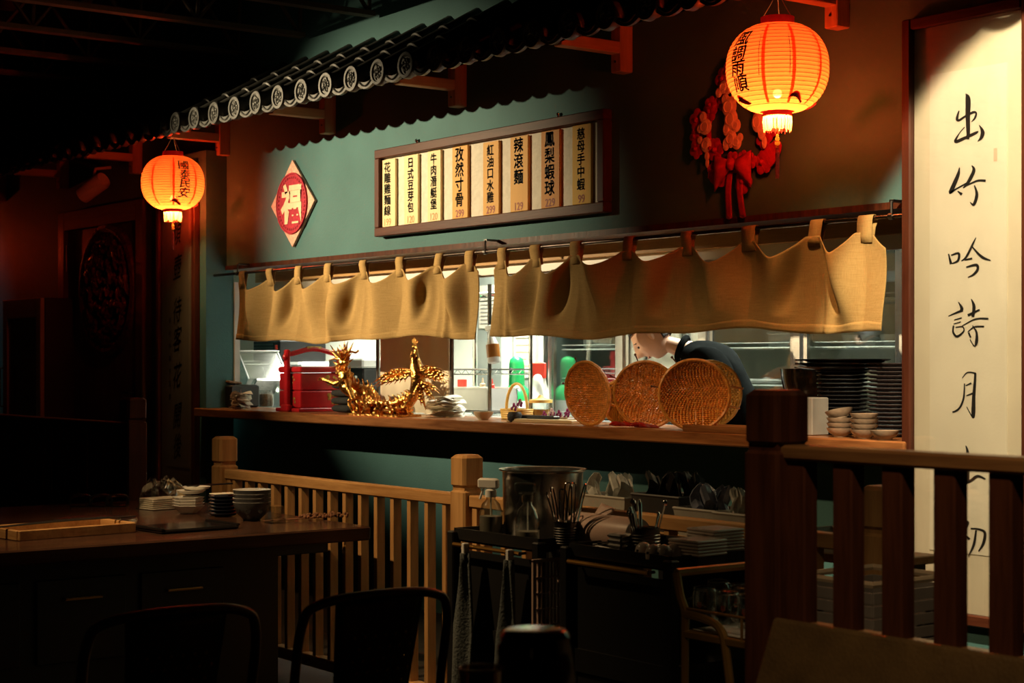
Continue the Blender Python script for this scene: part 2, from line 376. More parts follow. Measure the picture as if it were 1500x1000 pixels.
# ================================================================== LANTERNS
M['shade'] = paper_shade('lantern_paper', (.72, .14, .03), (.95, .09, .05), .42)
M['shadeline'] = pm('lantern_dark_line', (.16, .01, .008), .7)
M['lanred'] = pm('lantern_collar', (.62, .02, .02), .5, var=.15, scale=40)
M['fringe'] = paper_shade('gold_fringe', (.95, .62, .16), (1, .8, .4), .15)
M['tassel'] = pm('pink_tassel', (.60, .10, .10), .7, var=.3, scale=90)
M['hemp'] = pm('hemp_cord', (.55, .38, .20), .8)
M['bulb'] = pm('bulb_glass', (1, .9, .7), .4, emit=(1, .62, .25), estr=30)
LR = .2
def lan_r(z):   # outline of the ball: radius at height z
    q = max(-1, min(1, z / .172)); return .058 + (LR - .058) * (max(0, 1 - abs(q) ** 2.25)) ** .56
def lantern(px, label, text, ta, seams, gr=None, x=None, power=26):
    t = thing('paper_lantern', label, 'lantern', (x + .02, 4.85, 2.548))
    prof = []; NR = 22
    for k in range(NR * 4 + 1):
        z = -.168 + .336 * k / (NR * 4); prof.append((lan_r(z) - .0022 * abs(cos(pi * k / 4)) ** 6 + .0008, z))
    prof = [(.059, -.170)] + prof + [(.062, .170)]
    vs = MB(); vs.lathe(prof, 72); vs.f = [f for f in vs.f if len(f) == 4]
    vs.build('paper_shade', 'shade', t, True)
    ln = MB()
    for k in range(1, NR):
        z = -.168 + .336 * k / NR; r = lan_r(z); ln.tube([(r * cos(2 * pi * i / 56), r * sin(2 * pi * i / 56), z) for i in range(56)], .0009, 4, closed=True)
    ln.build('rib', 'shadeline', t)['kind'] = 'stuff'
    MB().lathe([(.064, .16), (.066, .20), (.060, .20), (.058, .16)], 40, ring=True).build('top_collar', 'lanred', t, True)
    bc = MB(); bc.lathe([(.056, -.162), (.058, -.185), (.052, -.185), (.050, -.162)], 40, ring=True); bc.build('bottom_collar', 'lanred', t, True)
    # vertical dark seams along the paper
    for a in seams:
        sm = MB(); P = []
        for k in range(13):
            z = .105 - .16 * k / 12; r = lan_r(z) + .0022; P.append((z, r))
        vv = []
        for z, r in P: vv += [(r * cos(a - .006), r * sin(a - .006), z), (r * cos(a + .006), r * sin(a + .006), z)]
        sm.add(vv, [(2 * k, 2 * k + 1, 2 * k + 3, 2 * k + 2) for k in range(12)]); sm.build('seam_line', 'ink', t)
        rb = MB(); vv = []
        for k in range(25):
            z = .15 - .30 * k / 24; r = lan_r(z) - .003; vv += [(r * cos(a + .05), r * sin(a + .05), z), (r * cos(a + .12), r * sin(a + .12), z)]
        rb.add(vv, [(2 * k, 2 * k + 1, 2 * k + 3, 2 * k + 2) for k in range(24)]); rb.build('paper_joint', 'shade', t, True)
    # brush lettering wrapped on the ball
    lt = MB()
    for i, ch in enumerate(text):
        g, fs = glyphs(ch, .064, .0013, .12)
        zc = .098 - i * .058
        vv = []
        for p in g:
            z = zc + p[1]; r = lan_r(z) + .006; a = ta + 1.25 * p[0] / r; vv.append((r * cos(a), r * sin(a), z))
        lt.add(vv, fs)
    lt.build('lettering', 'ink', t)
    # dark leaf marks near the foot
    lf = MB()
    for a in (ta - .5, ta + 1.1, ta + 2.6):
        vv = []
        for k in range(9):
            u = k / 8; z = -.135 + .012 * sin(u * 5); r = lan_r(z) + .003; ww = .012 * sin(pi * u) + .001
            vv += [(r * cos(a + .5 * u), r * sin(a + .5 * u), z - ww), (r * cos(a + .5 * u), r * sin(a + .5 * u), z + ww)]
        lf.add(vv, [(2 * k, 2 * k + 1, 2 * k + 3, 2 * k + 2) for k in range(8)])
    lf.build('leaf_print', 'shadeline', t)
    fr = MB()
    for k in range(56):
        a = 2 * pi * k / 56; l = .068 + random.uniform(-.008, .008); q = random.uniform(-.05, .05)
        for w_ in (0,): fr.add([(.055 * cos(a - .05), .055 * sin(a - .05), -.178), (.055 * cos(a + .05), .055 * sin(a + .05), -.178), (.058 * cos(a + .045 + q), .058 * sin(a + .045 + q), -.21), (.058 * cos(a - .045 + q), .058 * sin(a - .045 + q), -.21), (.054 * cos(a + .04 + q), .054 * sin(a + .04 + q), -.178 - l), (.054 * cos(a - .04 + q), .054 * sin(a - .04 + q), -.178 - l)], [(0, 1, 2, 3), (3, 2, 4, 5)])
    f = fr.build('fringe', 'fringe', t); f['kind'] = 'stuff'
    bd = MB().tube([(0, 0, -.18), (0, 0, -.28)], .0015, 4)
    for z, r in ((-.262, .006), (-.275, .009), (-.292, .011), (-.307, .007)): bd.ball((0, 0, z), r, 10, 6)
    bd.build('bead', 'fringe', t, True)
    ts = MB()
    for k in range(14):
        a = 2 * pi * k / 14; ts.tube([(.003 * cos(a), .003 * sin(a), -.31), (.007 * cos(a), .007 * sin(a), -.33), (.006 * cos(a), .006 * sin(a), -.425 + random.uniform(-.006, .006))], .002, 4)
    o = ts.build('tassel', 'tassel', t); o['kind'] = 'stuff'
    cdm = MB()
    for a in (.4, 2.2, 4.0): cdm.tube([(.06 * cos(a), .06 * sin(a), .195), (.03 * cos(a), .03 * sin(a), .245), (0, 0, .305)], .0018, 5)
    cdm.build('cord', 'hemp', t)
    MB().ball((0, 0, -.098), .018, 12, 8).build('bulb', 'bulb', t, True)
    MB().tube([(0, 0, -.10), (0, 0, .19)], .003, 5).build('lamp_wire', 'ink', t)
    ln_ = 'lantern_bulb_light' if px else 'lantern_bulb_light_offscreen'
    l = bpy.data.lights.new(ln_, 'POINT'); l.energy = power; l.color = (1, .56, .22); l.shadow_soft_size = .02
    lo = bpy.data.objects.new(ln_, l); COL.objects.link(lo); lo.parent = t; lo.location = (0, 0, -.132)
    return t
CA = atan2(-4.87, 4.73)    # direction towards the room's middle seen from the lantern
lantern(1139, 'red paper lantern with four brush characters hanging before the flower wreath', '風調雨順', CA - .83, [CA - .36, CA + .24, CA + .88], x=-4.73)
CB = atan2(-4.87, 10.07)
lantern(256, 'red paper lantern with four brush characters hanging beside the carved door', '國泰民安', CB + .38, [CB - .78, CB - .06, CB + .72], x=-10.07)
lantern(0, 'red paper lantern hanging from the eave beyond the grey cabinet', '風調雨順', CB + .3, [CB - .8, CB, CB + .8], x=-15.41)
# ================================================================== CALLIGRAPHY PANELS
def spl(pts, n=7):
    P = [pts[0]] + pts + [pts[-1]]; out = []
    for i in range(1, len(P) - 2):
        for k in range(n):
            t = k / n; out.append(tuple(.5 * ((2 * b) + (-a + c) * t + (2 * a - 5 * b + 4 * c - d) * t * t + (-a + 3 * b - 3 * c + d) * t ** 3) for a, b, c, d in zip(P[i - 1], P[i], P[i + 1], P[i + 2])))
    out.append(pts[-1]); return out
def stroke2d(pts):
    P = spl([tuple(map(float, p)) for p in pts]); L_ = []; R_ = []
    for k, (x, y, w_) in enumerate(P):
        a = P[max(0, k - 1)]; b = P[min(len(P) - 1, k + 1)]; dx, dy = b[0] - a[0], b[1] - a[1]; q = max(1e-6, sqrt(dx * dx + dy * dy)); w_ = max(w_, 1.2) / 2
        L_.append((x - dy / q * w_, y + dx / q * w_)); R_.append((x + dy / q * w_, y - dx / q * w_))
    return L_, R_
zA = lambda x, y: (1320 + x / 3.572, 100 + y / 3.572)
zB = lambda x, y: (1050 + x / 2.631, 300 + y / 2.631)
zC = lambda x, y: (1320 + x / 3.572, 380 + y / 3.572)
zD = lambda x, y: (1050 + x / 2.273, 560 + y / 2.273)
BRUSH = [
 (zA, [[(338, 133, 4), (350, 160, 26), (349, 250, 24), (351, 330, 20), (350, 372, 14)],
       [(303, 222, 6), (293, 262, 15), (303, 272, 12), (335, 252, 11), (378, 230, 13), (393, 236, 10), (385, 262, 10), (368, 280, 3)],
       [(332, 308, 5), (305, 340, 5), (284, 383, 15), (330, 366, 16), (390, 338, 14), (404, 330, 5)],
       [(409, 296, 3), (427, 332, 20), (419, 364, 16), (401, 382, 3)]]),
 (zA, [[(306, 518, 4), (297, 560, 18), (266, 632, 22), (258, 650, 14), (290, 630, 8), (345, 600, 9)],
       [(296, 642, 5), (318, 660, 16)], [(370, 508, 5), (381, 535, 17), (350, 598, 16), (325, 626, 5)],
       [(345, 612, 7), (400, 588, 10), (443, 588, 13)], [(384, 612, 6), (397, 660, 16), (381, 712, 14), (362, 700, 3)]]),
 (zB, [[(893, 188, 5), (903, 228, 11)], [(903, 194, 5), (932, 187, 9), (930, 214, 9), (907, 226, 5)],
       [(999, 126, 3), (985, 155, 8), (962, 200, 8), (943, 216, 4)], [(984, 160, 5), (1010, 190, 9), (1030, 205, 10), (1056, 214, 4)],
       [(955, 212, 6), (985, 206, 7)], [(962, 240, 5), (1000, 231, 10), (1006, 248, 10), (990, 268, 8), (968, 279, 3)]]),
 (zC, [[(300, 222, 4), (318, 258, 17), (302, 276, 7)], [(248, 296, 5), (300, 274, 11), (324, 268, 9)], [(278, 316, 5), (318, 305, 7)], [(276, 337, 5), (312, 326, 6)],
       [(275, 345, 8), (273, 380, 10), (294, 402, 12), (328, 375, 8), (322, 352, 6), (286, 354, 5)],
       [(368, 206, 4), (382, 245, 17), (376, 300, 14)], [(350, 292, 13), (412, 262, 9)], [(320, 347, 4), (390, 311, 7), (458, 309, 9)],
       [(350, 378, 4), (385, 352, 7), (436, 350, 8)], [(375, 345, 5), (396, 380, 11), (396, 430, 16), (385, 452, 5), (362, 418, 5)], [(355, 382, 9), (366, 408, 9)]]),
 (zC, [[(320, 620, 4), (345, 592, 7), (383, 594, 9), (388, 610, 12), (380, 720, 18), (378, 800, 21), (375, 826, 8), (343, 770, 4)],
       [(332, 648, 6), (328, 720, 10), (310, 770, 10), (285, 793, 10), (268, 797, 8)], [(338, 660, 5), (368, 646, 10)], [(342, 712, 6), (374, 700, 9)]]),
 (zD, [[(829, 210, 3), (836, 240, 10), (836, 330, 10)], [(838, 280, 6), (866, 268, 7)], [(788, 348, 6), (840, 330, 9), (868, 312, 9), (895, 322, 5)]]),
 (zD, [[(812, 428, 3), (828, 446, 10)], [(790, 478, 5), (836, 464, 8), (818, 500, 7), (790, 528, 3)], [(815, 502, 7), (816, 585, 9)], [(826, 506, 4), (842, 522, 8)],
       [(846, 486, 5), (872, 488, 6), (893, 500, 9), (888, 535, 9), (872, 562, 4)], [(864, 492, 6), (856, 540, 8), (838, 578, 3)]])]
M['mount'] = pm('silk_mount', (.74, .67, .52), .75, var=.05, scale=6, bump=.04, bscale=150)
M['seal'] = pm('seal_faded', (.72, .50, .38), .7)
M['pane'] = glass('picture_glass', (1, 1, 1), .03, -.02)
def panel(x0, x1, z0, z1, label):
    t = thing('calligraphy_panel', label, 'artwork', ((x0 + x1) / 2, 5.10, z0)); hw = (x1 - x0) / 2; hh = z1 - z0; fw = .042
    MB().cham(-hw, -hw + fw, -.045, 0, 0, hh, .005).build('frame_stile', 'wood_red_z', t)
    MB().cham(hw - fw, hw, -.045, 0, 0, hh, .005).build('frame_stile', 'wood_red_z', t)
    MB().cham(-hw + fw, hw - fw, -.045, 0, 0, fw, .005).build('frame_rail', 'wood_red', t)
    MB().cham(-hw + fw, hw - fw, -.045, 0, hh - fw, hh, .005).build('frame_rail', 'wood_red', t)
    MB().box(-hw + fw - .005, hw - fw + .005, -.018, -.004, fw - .005, hh - fw + .005).build('silk_mount', 'mount', t)
    pw = hw - fw - .075
    MB().box(-pw, pw, -.021, -.017, .26, hh - .22).build('paper_sheet', 'paper', t)
    gl = MB(); gl.box(-hw + fw - .004, hw - fw + .004, -.033, -.031, fw - .004, hh - fw + .004); gl.build('picture_glass', 'pane', t)
    return t
SX0, SX1, SZ0, SZ1 = X(1321, 5.06), X(1321, 5.06) + .58, .44, 2.69
tR = panel(SX0, SX1, SZ0, SZ1, 'framed calligraphy panel lit brightly beside the stacked dark plates')
wmx = (SX0 + SX1) / 2
for fn, strokes in BRUSH:
    mb = MB()
    for k, st in enumerate(strokes):
        L_, R_ = stroke2d(st); vv = []
        for a, b in zip(L_, R_):
            for p in (a, b):
                px, py = fn(*p); vv.append((X(px, 5.078) - wmx, -.0222 - .0002 * k, Z(px, py, 5.078) - SZ0))
        mb.add(vv, [(2 * i, 2 * i + 1, 2 * i + 3, 2 * i + 2) for i in range(len(L_) - 1)])
    mb.build('brush_character', 'ink', tR)
MB().box(X(1456, 5.08) - wmx, X(1461, 5.08) - wmx, -.0222, -.0215, Z(1458, 236, 5.08) - SZ0, Z(1458, 217, 5.08) - SZ0).build('seal_mark', 'seal', tR)
LX1 = X(285, 5.06)
tL = panel(LX1 - .575, LX1, SZ0, SZ1, 'framed calligraphy panel in dim light beside the carved door')
for i, ch in enumerate('傾壺待客花開後'):
    py = [341, 391, 454, 496, 549, 608, 652][i]; mb = MB(); g, fs = glyphs(ch, .155, .0014, .25)
    zc = Z(253, py, 5.08) - SZ0; mb.add([(p[0] * .80, -.0225, zc + p[1] * 1.15 + p[0] * .15) for p in g], fs); mb.build('brush_character', 'ink', tL)
sg = column('癸卯仲春吉日書', .038, .085, .0003, .9, 1.1); sg.v = [(p[0] - .115, -.0222, p[2] + Z(243, 470, 5.08) - SZ0) for p in sg.v]; sg.build('signature', pm('ink_grey', (.10, .09, .08), .6), tL)
MB().box(-.13, -.10, -.0224, -.0215, Z(243, 551, 5.08) - SZ0 - .03, Z(243, 551, 5.08) - SZ0 + .02).build('seal_mark', 'seal', tL)
# ================================================================== MENU BOARD
mx0, mx1, mz0, mz1 = X(549, 5.2), X(885, 5.2), 2.108, 2.598; mc = (mx0 + mx1) / 2; mhw = (mx1 - mx0) / 2; mh = mz1 - mz0
mn = thing('menu_board', 'framed wooden menu board of eight hanging dish strips above the curtains', 'menu', (mc, YW, mz0))
MB().cham(-mhw, mhw, -.055, 0, 0, .05, .004).build('frame_rail', 'wood_red', mn)
MB().cham(-mhw, mhw, -.055, 0, mh - .05, mh, .004).build('frame_rail', 'wood_red', mn)
MB().cham(-mhw, -mhw + .05, -.055, 0, .05, mh - .05, .004).build('frame_stile', 'wood_red_z', mn)
MB().cham(mhw - .05, mhw, -.055, 0, .05, mh - .05, .004).build('frame_stile', 'wood_red_z', mn)
MB().box(-mhw + .045, mhw - .045, -.02, -.004, .045, mh - .045).build('backing_paper', pm('menu_paper', (.74, .68, .56), .75, var=.08, scale=30, bump=.2), mn)
for px in (606, 813): MB().tube([(X(px, 5.22) - mc, -.01, mh), (X(px, 5.22) - mc, -.01, mh + .02)], .006, 8).ball((X(px, 5.22) - mc, -.012, mh + .022), .009, 8, 6).build('hanging_screw', 'chrome', mn, True)
stripc = {'p': (.88, .72, .40), 'o': (.74, .40, .10), 'd': (.60, .27, .06), 'y': (.80, .52, .09)}
for k_, c_ in stripc.items(): M['strip' + k_] = wood('menu_strip_' + k_, tuple(v * .93 for v in c_), c_, 'z', .55, 1, .05)
for k_, c_ in {'p': (.55, .30, .09), 'o': (.28, .03, .015), 'd': (.22, .015, .01), 'y': (.34, .06, .02)}.items(): M['price' + k_] = pm('price_ink_' + k_, c_, .6)
M['menuink'] = pm('menu_ink', (.055, .045, .025), .6)
MEN = [(95, 168, '花雕雞麵線', '199', 'p'), (222, 307, '日式豆芽包', '120', 'p'), (365, 445, '牛肉潛艇堡', '120', 'p'), (515, 610, '孜然寸骨', '299', 'o'), (703, 800, '紅油口水雞', '299', 'o'), (870, 978, '辣滾麵', '129', 'o'), (1058, 1170, '鳳梨蝦球', '229', 'd'), (1248, 1363, '慈母手中蝦', '99', 'y')]
for a, b, tx, pr, cc in MEN:
    xa = X(540 + a / 4.1667, 5.22) - mc; xb = X(540 + b / 4.1667, 5.22) - mc
    if a == 95: xa -= .03
    xm = (xa + xb) / 2; ww = xb - xa; zt = mh - .055 - random.uniform(0, .006)
    o = MB().cham(xa, xb, -.036, -.021, .052, zt, .002).build('dish_strip', 'strip' + cc, mn)
    n = len(tx); sz = .080 if n < 5 else .061; g = column(tx, sz, sz * 1.0, .0022 if n < 5 else .0017, 1.12 if ww > .15 else 1.0, 1.0)
    g.v = [(p[0] + xm - .004, -.0368, p[2] + zt - .043) for p in g.v]; g.build('dish_name', 'menuink', mn)
    vs, fs = glyphs(pr, .055, off=.0006); q = MB().add([(p[0] * .95 + xm, -.0372, p[1] + .078) for p in vs], fs); q.build('price', 'price' + cc, mn)
# ================================================================== DIAMOND CHARM
dcx, dcz = X(428, 5.23), 2.373
dm_ = thing('diamond_charm', 'red diamond wall charm with a cream fortune character', 'decoration', (dcx, YW, dcz))
M['charmcream'] = pm('charm_cream', (.80, .42, .30), .6, var=.25, scale=60, bump=.2)
M['charmtext'] = pm('charm_text', (.88, .66, .42), .45, var=.1, scale=30)
h = .268
MB().prism([(h, 0), (0, h), (-h, 0), (0, -h)], -.02, -.002, 'xz').build('board', 'charmcream', dm_, bevel=.003)
MB().lathe([(.001, .004), (.176, .004), (.180, .008), (.187, .008), (.190, .003), (.190, -.004)], 48, T(0, -.022, 0, rx=pi / 2)).build('disc', 'redvelvet', dm_, True)
vs, fs = glyphs('福', .25, off=.009); MB().add([(p[0], -.029, p[1]) for p in vs], fs).build('fortune_character', 'charmtext', dm_)
rd = MB()
for k in range(40):
    a = 2 * pi * k / 40; rd.ball((.16 * cos(a), -.028, .16 * sin(a)), .008, 6, 4, None, (1, .5, 1))
rd.build('beaded_ring', 'redvelvet', dm_, True)
# ================================================================== FLOWER WREATH
wx_, wz_ = X(1078, 5.22), Z(1078, 185, 5.22)
wr = thing('flower_wreath', 'red felt flower wreath with cream ornaments, bow and ribbons', 'decoration', (wx_, YW, wz_))
M['felt'] = pm('wreath_felt', (.46, .012, .045), .75, var=.2, scale=50, bump=.15)
M['orn'] = pm('ornament_cream', (.92, .76, .56), .4, var=.15, scale=40, bump=.15)
rng = MB().tube([(.19 * cos(2 * pi * k / 32), -.012, .19 * sin(2 * pi * k / 32)) for k in range(32)], .012, 6, closed=True); rng.build('ring', 'felt', wr, True)
rr = random.Random(3)
for k in range(26):
    a = 2 * pi * k / 26 + rr.uniform(-.1, .1); r = .19 + rr.uniform(-.05, .06); c = (r * cos(a), -.02 - rr.uniform(0, .025), r * sin(a)); fl = MB(); s = rr.uniform(.026, .042)
    n = 5
    for j in range(n):
        b = 2 * pi * j / n + a; fl.ball((c[0] + s * .7 * cos(b), c[1], c[2] + s * .7 * sin(b)), s * .62, 8, 5, None, (1, .22, 1))
    fl.ball((c[0], c[1] - .008, c[2]), s * .3, 8, 5); fl.build('felt_flower', 'felt', wr, True)
for (cx_, cz_, s, a) in ((.20, -.15, .085, -.7), (-.12, -.21, .07, .5), (.24, -.02, .06, .4), (-.235, .0, .05, 2.2)):
    lf = MB().prism([(s * cos(b) * (1 if cos(b) > 0 else .8), s * .5 * sin(b)) for b in [2 * pi * i / 16 for i in range(16)]], -.003, .003, 'xz', T(cx_, -.03, cz_, ry=a))
    for i in range(-3, 4): lf.tube([(i * s * .22, -.004, -s * .35), (i * s * .22 + .01, -.005, s * .35)], .0015, 4, T(cx_, -.03, cz_, ry=a))
    lf.build('felt_leaf', 'felt', wr)
def ornm(pts): 
    mb = MB()
    for (x, z, r, dz) in pts: mb.ball((x, -.05, z), r, 12, 8, None, (1, .22, dz)).tube([(x + r * .55 * cos(2 * pi * i / 12), -.05 - r * .2, z + r * dz * .55 * sin(2 * pi * i / 12)) for i in range(12)], r * .07, 4, closed=True)
    return mb
ORN = [[(-.055, .175, .03, 1), (-.085, .155, .022, 1), (-.03, .16, .02, 1)], [(-.02, .085, .045, 1), (-.045, .12, .025, 1), (.01, .12, .022, 1), (-.01, .03, .042, 1.1), (.02, .0, .03, 1), (-.035, -.01, .026, 1.2)],
       [(-.01, -.055, .036, 1.1), (.025, -.075, .03, 1), (.045, -.055, .02, 1), (-.04, -.075, .022, 1.3)], [(-.185, .06, .024, 1), (-.17, .015, .040, .9), (-.205, .01, .02, 1)],
       [(-.165, -.065, .034, 1.0), (-.205, -.04, .018, 1), (-.16, -.115, .016, 1.2), (-.158, -.145, .012, 1.8)], [(.13, .09, .026, 1), (.155, .06, .018, 1)], [(.15, .0, .034, 1.3), (.175, -.045, .024, 1.4), (.19, -.09, .016, 1.7)]]
for q in ORN: ornm(q).build('ornament', 'orn', wr, True)
for s in (-1, 1):
    bw = MB().grid(lambda u, v: (s * (.012 + .10 * u), -.05 - .03 * sin(pi * u) * cos(pi * (v - .5)), -.165 + (v - .5) * (.03 + .13 * u) - .03 * u), 8, 6); bw.build('bow_loop', 'felt', wr, True, solid=.006)
    rb = MB().grid(lambda u, v: (s * .03 + (u - .5) * .036 + s * .012 * v, -.035 - .008 * sin(4 * v), -.19 - .21 * v + .012 * abs(u - .5) * (1 if v > .99 else 0)), 4, 10); rb.build('ribbon', 'felt', wr, True, solid=.003)
MB().ball((0, -.06, -.165), .026, 12, 8, None, (.9, .7, 1.1)).build('bow_knot', 'felt', wr, True)
# ================================================================== CARVED DOOR
dx0, dx1 = X(97, YW), X(222, YW); dz1 = 2.56
M['carving'] = pm('carved_lacquer', (.10, .028, .014), .16, var=.4, scale=25, bump=.5, bscale=60, coat=.6)
dr = thing('door_1', None, None, ((dx0 + dx1) / 2, YW, 0)); dr['kind'] = 'structure'; dw = (dx1 - dx0) / 2
MB().cham(-dw, -dw + .12, -.07, .01, 0, dz1, .006).build('door_jamb', 'wood_door', dr)
MB().cham(dw - .12, dw, -.07, .01, 0, dz1, .006).build('door_jamb', 'wood_door', dr)
MB().cham(-dw + .12, dw - .12, -.07, .01, dz1 - .15, dz1, .006).build('door_head', wood('door_walnut_x', (.09, .045, .022), (.17, .09, .045), 'x', .35), dr)
leaf = MB().cham(-dw + .12, dw - .12, -.035, .01, 0, dz1 - .15, .004).build('door_leaf', 'wood_door', dr)
mdx, mdz = X(157, 5.2) - (dx0 + dx1) / 2, Z(157, 425, 5.2)
md = MB().lathe([(.001, .0), (.42, .0), (.43, .03), (.455, .042), (.49, .03), (.505, .0)], 64, T(mdx, -.036, mdz, rx=pi / 2)).build('medallion', 'carving', leaf, True)
cv = MB(); rr = random.Random(11)
for k in range(170):
    r = .40 * sqrt(rr.random()); a = rr.uniform(0, 2 * pi); q = [(mdx + r * cos(a + j * rr.uniform(.05, .16)) + rr.uniform(-.02, .02), -.05 - rr.uniform(.0, .03), mdz + r * sin(a + j * .1) + rr.uniform(-.03, .03)) for j in range(4)]
    cv.tube(spl(q, 3), [.006 + .013 * sin(pi * (i + .5) / 11) for i in range(10)], 6)
for k in range(48):
    a = 2 * pi * k / 48; cv.ball((mdx + .415 * cos(a), -.045, mdz + .415 * sin(a)), .018, 7, 5, None, (1, .6, 1))
cv.build('carved_relief', 'carving', md, True)
for z in (.5, 1.55, 2.1): MB().tube([(-dw + .125, -.05, z), (-dw + .125, -.05, z + .2)], .012, 8).build('hinge', 'darksteel', leaf, True)
MB().cham(dw - .20, dw - .16, -.055, -.03, 1.0, 1.25, .004).tube([(dw - .18, -.05, 1.18), (dw - .18, -.09, 1.18), (dw - .30, -.09, 1.18)], .01, 8).build('door_handle', 'black', leaf)
# white spotlight head fixed by the door, switched off
sl = thing('wall_spotlight', 'white cylindrical spotlight head above the carved door, switched off', 'lamp', (X(136, 5.1), 5.1, Z(136, 275, 5.1)))
A = Euler((0, R(62), R(25))).to_matrix().to_4x4()
MB().lathe([(.045, -.12), (.062, -.11), (.065, .10), (.058, .12), (.05, .11), (.048, .06), (.001, .06)], 24, A).build('housing', 'white', sl, True)
MB().tube([(0, 0, .05), (0, .02, .14), (0, .14, .16)], .012, 8).build('arm', 'white', sl)
# tall grey cabinet by the left wall
gx0, gx1 = X(5, 4.95), X(60, 4.95)
gc = thing('display_cabinet', 'tall narrow cabinet with pale frame and dark glass door', 'cabinet', ((gx0 + gx1) / 2, 5.1, 0)); gw = (gx1 - gx0) / 2; gh = Z(30, 438, 4.95)
MB().cham(-gw, gw, -.12, .14, 0, gh, .006).build('body', 'black', gc)
M['palemetal'] = pm('pale_metal', (.42, .45, .46), .4, .3, var=.08)
for (a, b, c, d) in ((-gw, -gw + .09, 0, gh), (gw - .09, gw, 0, gh), (-gw + .09, gw - .09, gh - .15, gh), (-gw + .09, gw - .09, 0, .2)): MB().cham(a, b, -.155, -.121, c, d, .004).build('door_frame', 'palemetal', gc)
MB().box(-gw + .09, gw - .09, -.14, -.122, .2, gh - .15).build('door_glass', 'blackgloss', gc)
MB().tube([(-gw + .05, -.16, 1.05), (-gw + .05, -.2, 1.05), (-gw + .05, -.2, 1.35), (-gw + .05, -.16, 1.35)], .01, 8).build('handle', 'chrome', gc)
# ================================================================== CURTAIN ROD AND CURTAINS
RZr, RYr = 1.965, 5.16
rod = thing('curtain_rod', 'thin dark metal curtain rod under the wall above the hatch', 'rod', (0, RYr, RZr))
MB().tube([(OX0, 0, 0), (OX1, 0, 0)], .009, 10).build('bar', pm('rod_metal', (.22, .17, .14), .25, 1, var=.1), rod, True)
for px in (348, 711, 1306):
    x = min(max(X(px, RYr), OX0 + .03), OX1 - .03)
    MB().box(x - .012, x + .012, .0, .13, .055, .065).tube([(x, 0, -.012), (x, 0, .06)], .006, 6).lathe([(.014, -.01), (.014, .01)], 10, T(x, 0, 0, ry=pi / 2)).build('rod_holder', 'darksteel', rod)
M['linen'] = None
def linen():
    m, nt, b = _nt('linen_cloth'); N = nt.nodes; L = nt.links
    tc = N.new('ShaderNodeTexCoord'); outs = []
    for st in ((16, 16, 900), (900, 900, 16)):
        mp = N.new('ShaderNodeMapping'); mp.inputs['Scale'].default_value = st; L.new(tc.outputs['Object'], mp.inputs['Vector'])
        nz = N.new('ShaderNodeTexNoise'); nz.inputs['Scale'].default_value = 1; nz.inputs['Detail'].default_value = 2; L.new(mp.outputs[0], nz.inputs['Vector']); outs.append(nz)
    ad = N.new('ShaderNodeMath'); ad.operation = 'ADD'; L.new(outs[0].outputs['Fac'], ad.inputs[0]); L.new(outs[1].outputs['Fac'], ad.inputs[1])
    cr = N.new('ShaderNodeValToRGB'); cr.color_ramp.elements[0].position = .35; cr.color_ramp.elements[1].position = .75
    hf = N.new('ShaderNodeMath'); hf.operation = 'MULTIPLY'; hf.inputs[1].default_value = .5; L.new(ad.outputs[0], hf.inputs[0]); L.new(hf.outputs[0], cr.inputs[0])
    cr.color_ramp.elements[0].color = (.33, .205, .075, 1); cr.color_ramp.elements[1].color = (.56, .37, .15, 1)
    L.new(cr.outputs[0], b.inputs['Base Color']); b.inputs['Roughness'].default_value = .85; b.inputs['Specular IOR Level'].default_value = .1
    bp = N.new('ShaderNodeBump'); bp.inputs['Strength'].default_value = .25; bp.inputs['Distance'].default_value = .004; L.new(ad.outputs[0], bp.inputs['Height']); L.new(bp.outputs[0], b.inputs['Normal'])
    return m
M['linen'] = linen()
